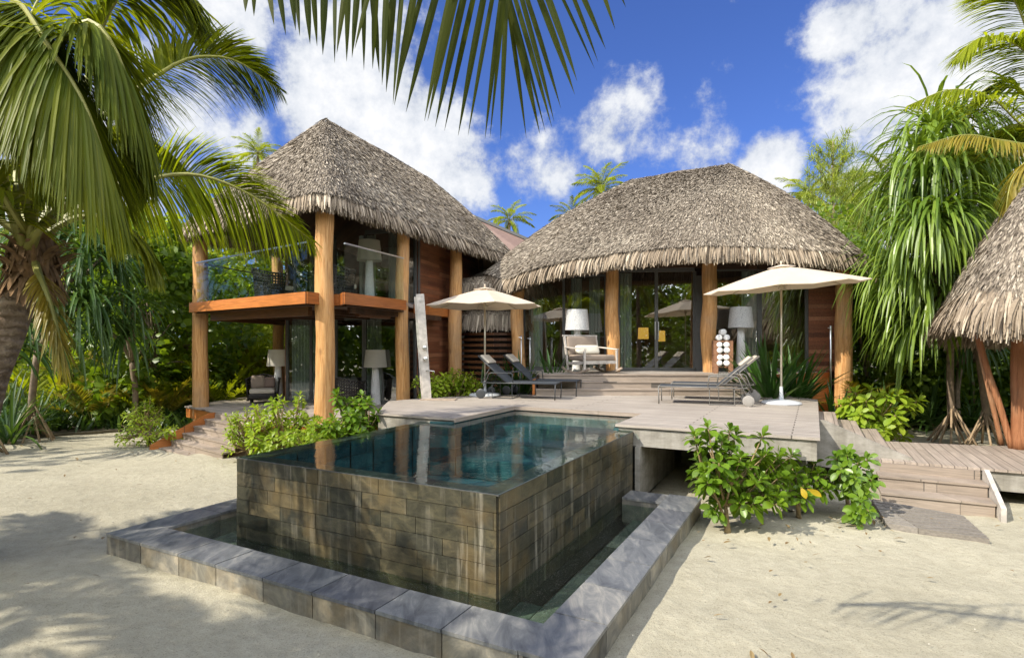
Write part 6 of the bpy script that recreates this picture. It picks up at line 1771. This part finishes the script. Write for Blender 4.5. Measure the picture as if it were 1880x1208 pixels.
# seedling palms
def seedling(seed, mat='frond_bright', n=8, L=1.2):
    t = thing('seedling_palm', None, 'young palm'); mb = MB(); mr = MB(); R = random.Random(seed)
    for k in range(n):
        frond_poly(mb, mr, arc((0, 0, .05), k * 2.4, math.radians(80 - k * 5), L * R.uniform(.8, 1.1), .7), L * .3, 26, .035, .12, .1, r0=.014, seed=seed * 9 + k, nseg=2, fold=0, t0=.3)
    mb.build('fronds', M[mat], t); mr.build('frond_stalk', M['rachis'], t); return t
s1 = seedling(1, 'frond_yellow'); s2 = seedling(2, 'frond_bright')
for i, (o, x, y, k, lab) in enumerate([(s1, *G(170, 788, 0)[:2], 1.25, 'yellowish seedling palm on sand, left of three'), (s2, *G(262, 782, 0)[:2], 1.0, 'seedling palm on sand, middle of three'), (s2, *G(312, 776, 0)[:2], 1.0, 'seedling palm nearest the left log column'),
        (s2, -8.6, 16.6, 1.5, 'young palm spreading just behind the left log column'), (s1, -7.6, 18.6, 1.7, 'yellowish young palm under the balcony'), (s2, -6.7, 18.9, 1.5, 'young palm under the balcony beside the rear column'),
        (s1, 8.9, 14.6, 1.2, 'yellowish young palm beside the right-hand log column'), (s2, 9.9, 15.6, 1.6, 'young palm in shade behind the yellow-green shrub'), (s1, -9.6, 15.6, 1.3, 'yellowish young palm at foot of round-leaved tree')]):
    c = o if i in (0, 1) else copy_tree(o); place(c, (x, y, 0), i * 1.3, lab, k); c['group'] = 'young palms on the ground'
# leaf-littered soil under the trees
def forest_floor():
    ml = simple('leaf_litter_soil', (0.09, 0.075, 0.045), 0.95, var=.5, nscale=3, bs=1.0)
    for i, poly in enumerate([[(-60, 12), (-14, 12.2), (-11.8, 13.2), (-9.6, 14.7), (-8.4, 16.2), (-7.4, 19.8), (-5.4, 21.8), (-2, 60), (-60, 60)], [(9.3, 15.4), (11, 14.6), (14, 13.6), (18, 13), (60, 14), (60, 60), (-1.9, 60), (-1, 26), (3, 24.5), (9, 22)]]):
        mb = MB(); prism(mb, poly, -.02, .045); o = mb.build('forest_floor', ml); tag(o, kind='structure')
forest_floor()
for i, (x, y, s_, o) in enumerate([(-9.3, 18.6, 1.9, s2), (-8.4, 19.9, 2.2, s1), (-10.2, 17.6, 1.7, s2), (-7.9, 21.6, 2.4, s2), (-12.2, 17.2, 2.0, s1), (-11.2, 18.6, 2.2, s2), (-13.0, 15.6, 1.8, s2)]):
    c = copy_tree(o); place(c, (x, y, 0), i * 1.7, ['broad young palm in the gap between left and rear log columns', 'tall yellowish young palm beyond the terrace chair', 'young palm at the right foot of the round-leaved tree', 'tallest young palm behind the terrace near the curtains', 'yellowish young palm between pandanus and round-leaved tree', 'tall young palm in the round-leaved tree shade', 'young palm behind the dark left pandanus'][i], s_); c['group'] = 'young palms on the ground'
# undergrowth: uncountable low plants under the trees
def undergrowth(name, pts, seed, label, mat):
    RN = np.random.default_rng(seed); mb = MB(); P = np.array(pts); n = len(P)
    k = 9; P2 = np.repeat(P, k, axis=0) + RN.normal(0, .12, (n * k, 3)) * np.array([1, 1, 0]); a = RN.random(n * k) * 2 * PI
    D = np.stack([np.cos(a) * .55, np.sin(a) * .55, .5 + .6 * RN.random(n * k)], axis=1)
    blades(mb, P2, D, .3 + .5 * RN.random(n * k), .03 + .05 * RN.random(n * k), .22, 3, [.6, 1, .8, .1], fold=0)
    o = mb.build(name, M[mat]); tag(o, label, 'undergrowth', kind='stuff')
R_ = random.Random(77)
pts = [(x, y, 0) for x, y in ((R_.uniform(-24, -7.4), R_.uniform(13.5, 27)) for _ in range(2200)) if y > 14.2 + .22 * (x + 16) * 0 + (x + 8) * -.15 * 0 and not (x > -8.6 and y < 18.0)]
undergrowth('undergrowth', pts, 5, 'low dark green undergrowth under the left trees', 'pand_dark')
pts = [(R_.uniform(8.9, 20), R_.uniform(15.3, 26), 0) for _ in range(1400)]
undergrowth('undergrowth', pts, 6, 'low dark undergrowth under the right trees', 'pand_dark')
# far wood that closes the horizon
def farwood():
    mb = MB(); RN = np.random.default_rng(9); cs = []; rs = []
    for k in range(150):
        a = math.radians(-72 + 144 * k / 150); d = RN.uniform(33, 46); cs.append(Vector((d * math.sin(a), d * math.cos(a), RN.uniform(.5, 3.8)))); rs.append(RN.uniform(1.6, 2.8))
    leaf_cloud(mb, cs, rs, 45, .45, 9, .6); o = mb.build('far_wood', M['treeleaf']); tag(o, 'distant belt of dark green trees behind everything', 'wood', kind='stuff')
farwood()
def nearwood():
    mb = MB(); RN = np.random.default_rng(19); cs = []; rs = []
    for k in range(300):
        a = math.radians(62 + 236 * k / 300); d = RN.uniform(19, 30); cs.append(Vector((d * math.sin(a), d * math.cos(a), RN.uniform(.3, 8.5)))); rs.append(RN.uniform(1.4, 2.6))
    leaf_cloud(mb, cs, rs, 75, .42, 19, .7); o = mb.build('near_side_wood', M['treeleaf']); tag(o, 'belt of trees closing the garden on the near side', 'wood', kind='stuff')
nearwood()

# ---- bits lying on the sand
def litter():
    RN = np.random.default_rng(44); P = []; sc_ = []
    for (cx_, cy_, sx, sy, n) in [(2.7, 6.7, .8, .5, 45), (4.0, 7.1, .7, .4, 40), (-5.5, 9.5, 2.5, 1.5, 50), (-4, 5, 3, 2, 30), (4, 5, 3, 1.6, 40), (-9, 11.6, 2.5, .7, 70), (6.5, 6.6, .8, .4, 20), (-3.5, 8.7, .8, .5, 40)]:
        for _ in range(n):
            x, y = RN.normal(cx_, sx), RN.normal(cy_, sy)
            q = Vector((x, y)) - C1; w, s = q.dot(EW), q.dot(E2)
            if -1.1 < w < W1 + .1 and s > -.85: continue
            P.append((x, y, .045 + RN.random() * .02))
    P = np.array(P); n = len(P); a = RN.random(n) * 2 * PI
    mb = MB(); D = np.stack([np.cos(a), np.sin(a), .15 * RN.normal(0, 1, n)], axis=1)
    blades(mb, P, D, .03 + .07 * RN.random(n) ** 2, .012 + .028 * RN.random(n), .2, 4, [.2, .8, 1, .8, .1], fold=.3)
    o = mb.build('dry_leaves', leafmat('dry_leaf', [(.09, .05, .02), (.2, .12, .05), (.3, .22, .1)], .1)); tag(o, 'small dry leaves scattered over the sand', 'leaf litter', kind='stuff')
    m = 260; Px = np.stack([RN.uniform(-9, 8, m), RN.uniform(2, 11, m)], axis=1); mb = MB()
    for x, y in Px:
        q = Vector((x, y)) - C1; w, s = q.dot(EW), q.dot(E2)
        if -1.1 < w < W1 + .1 and s > -.85: continue
        r = .003 + .005 * RN.random(); lathe(mb, (x, y, .03 + .01 * RN.random()), [(r * .5, -r), (r, 0), (r * .5, r * .7)], 6)
    o = mb.build('coral_bits', simple('coral_bit', (.42, .39, .33), .8, var=.4, nscale=1)); tag(o, 'tiny coral and shell bits lying on the sand', 'coral bits', kind='stuff')
litter()
# ---- trees on the near side (seen in the window panes, and shading the sand)
GN = 'coconut palms on the near side, seen mirrored in the glass'
near = []
for i, (o, x, y, k) in enumerate([(p_a, -7.5, -1.0, .85), (p_b, 4.5, -6.0, 1.0), (p_c, 1.5, -9.0, 1.1), (p_a, 8.5, -5.0, .9), (p_c, -4.0, -7.0, 1.15), (p_b, 11.0, -2.0, 1.0), (p_c, -10.5, 3.0, 1.0), (p_b, -7.3, 1.1, .85)]):
    c = copy_tree(o); place(c, (x, y, 0), i * 1.9, 'coconut palm standing on the near side, mirrored in the pavilion glass' , k); c['group'] = GN
for c, z, hs in stretch: fit_height(c, z, hs)
for i, (x, y, hgt) in enumerate([(6, -7, 4.2), (0.5, -10, 5), (-6, -9, 5), (12, -6, 5), (-13, -3, 5), (17, -1, 6), (3.5, -12, 6.5), (9, -11, 6.5), (-3, -13, 7), (15, -9, 7), (21, 2, 6)]):
    leafy_tree('broadleaf_tree', 'leafy tree standing on the near side, mirrored in the glass', 'tree', (x, y, 0), hgt, 2.2, 120 + i, 'treeleaf', .2, 160, 16, group='leafy trees on the near side', low=.1)
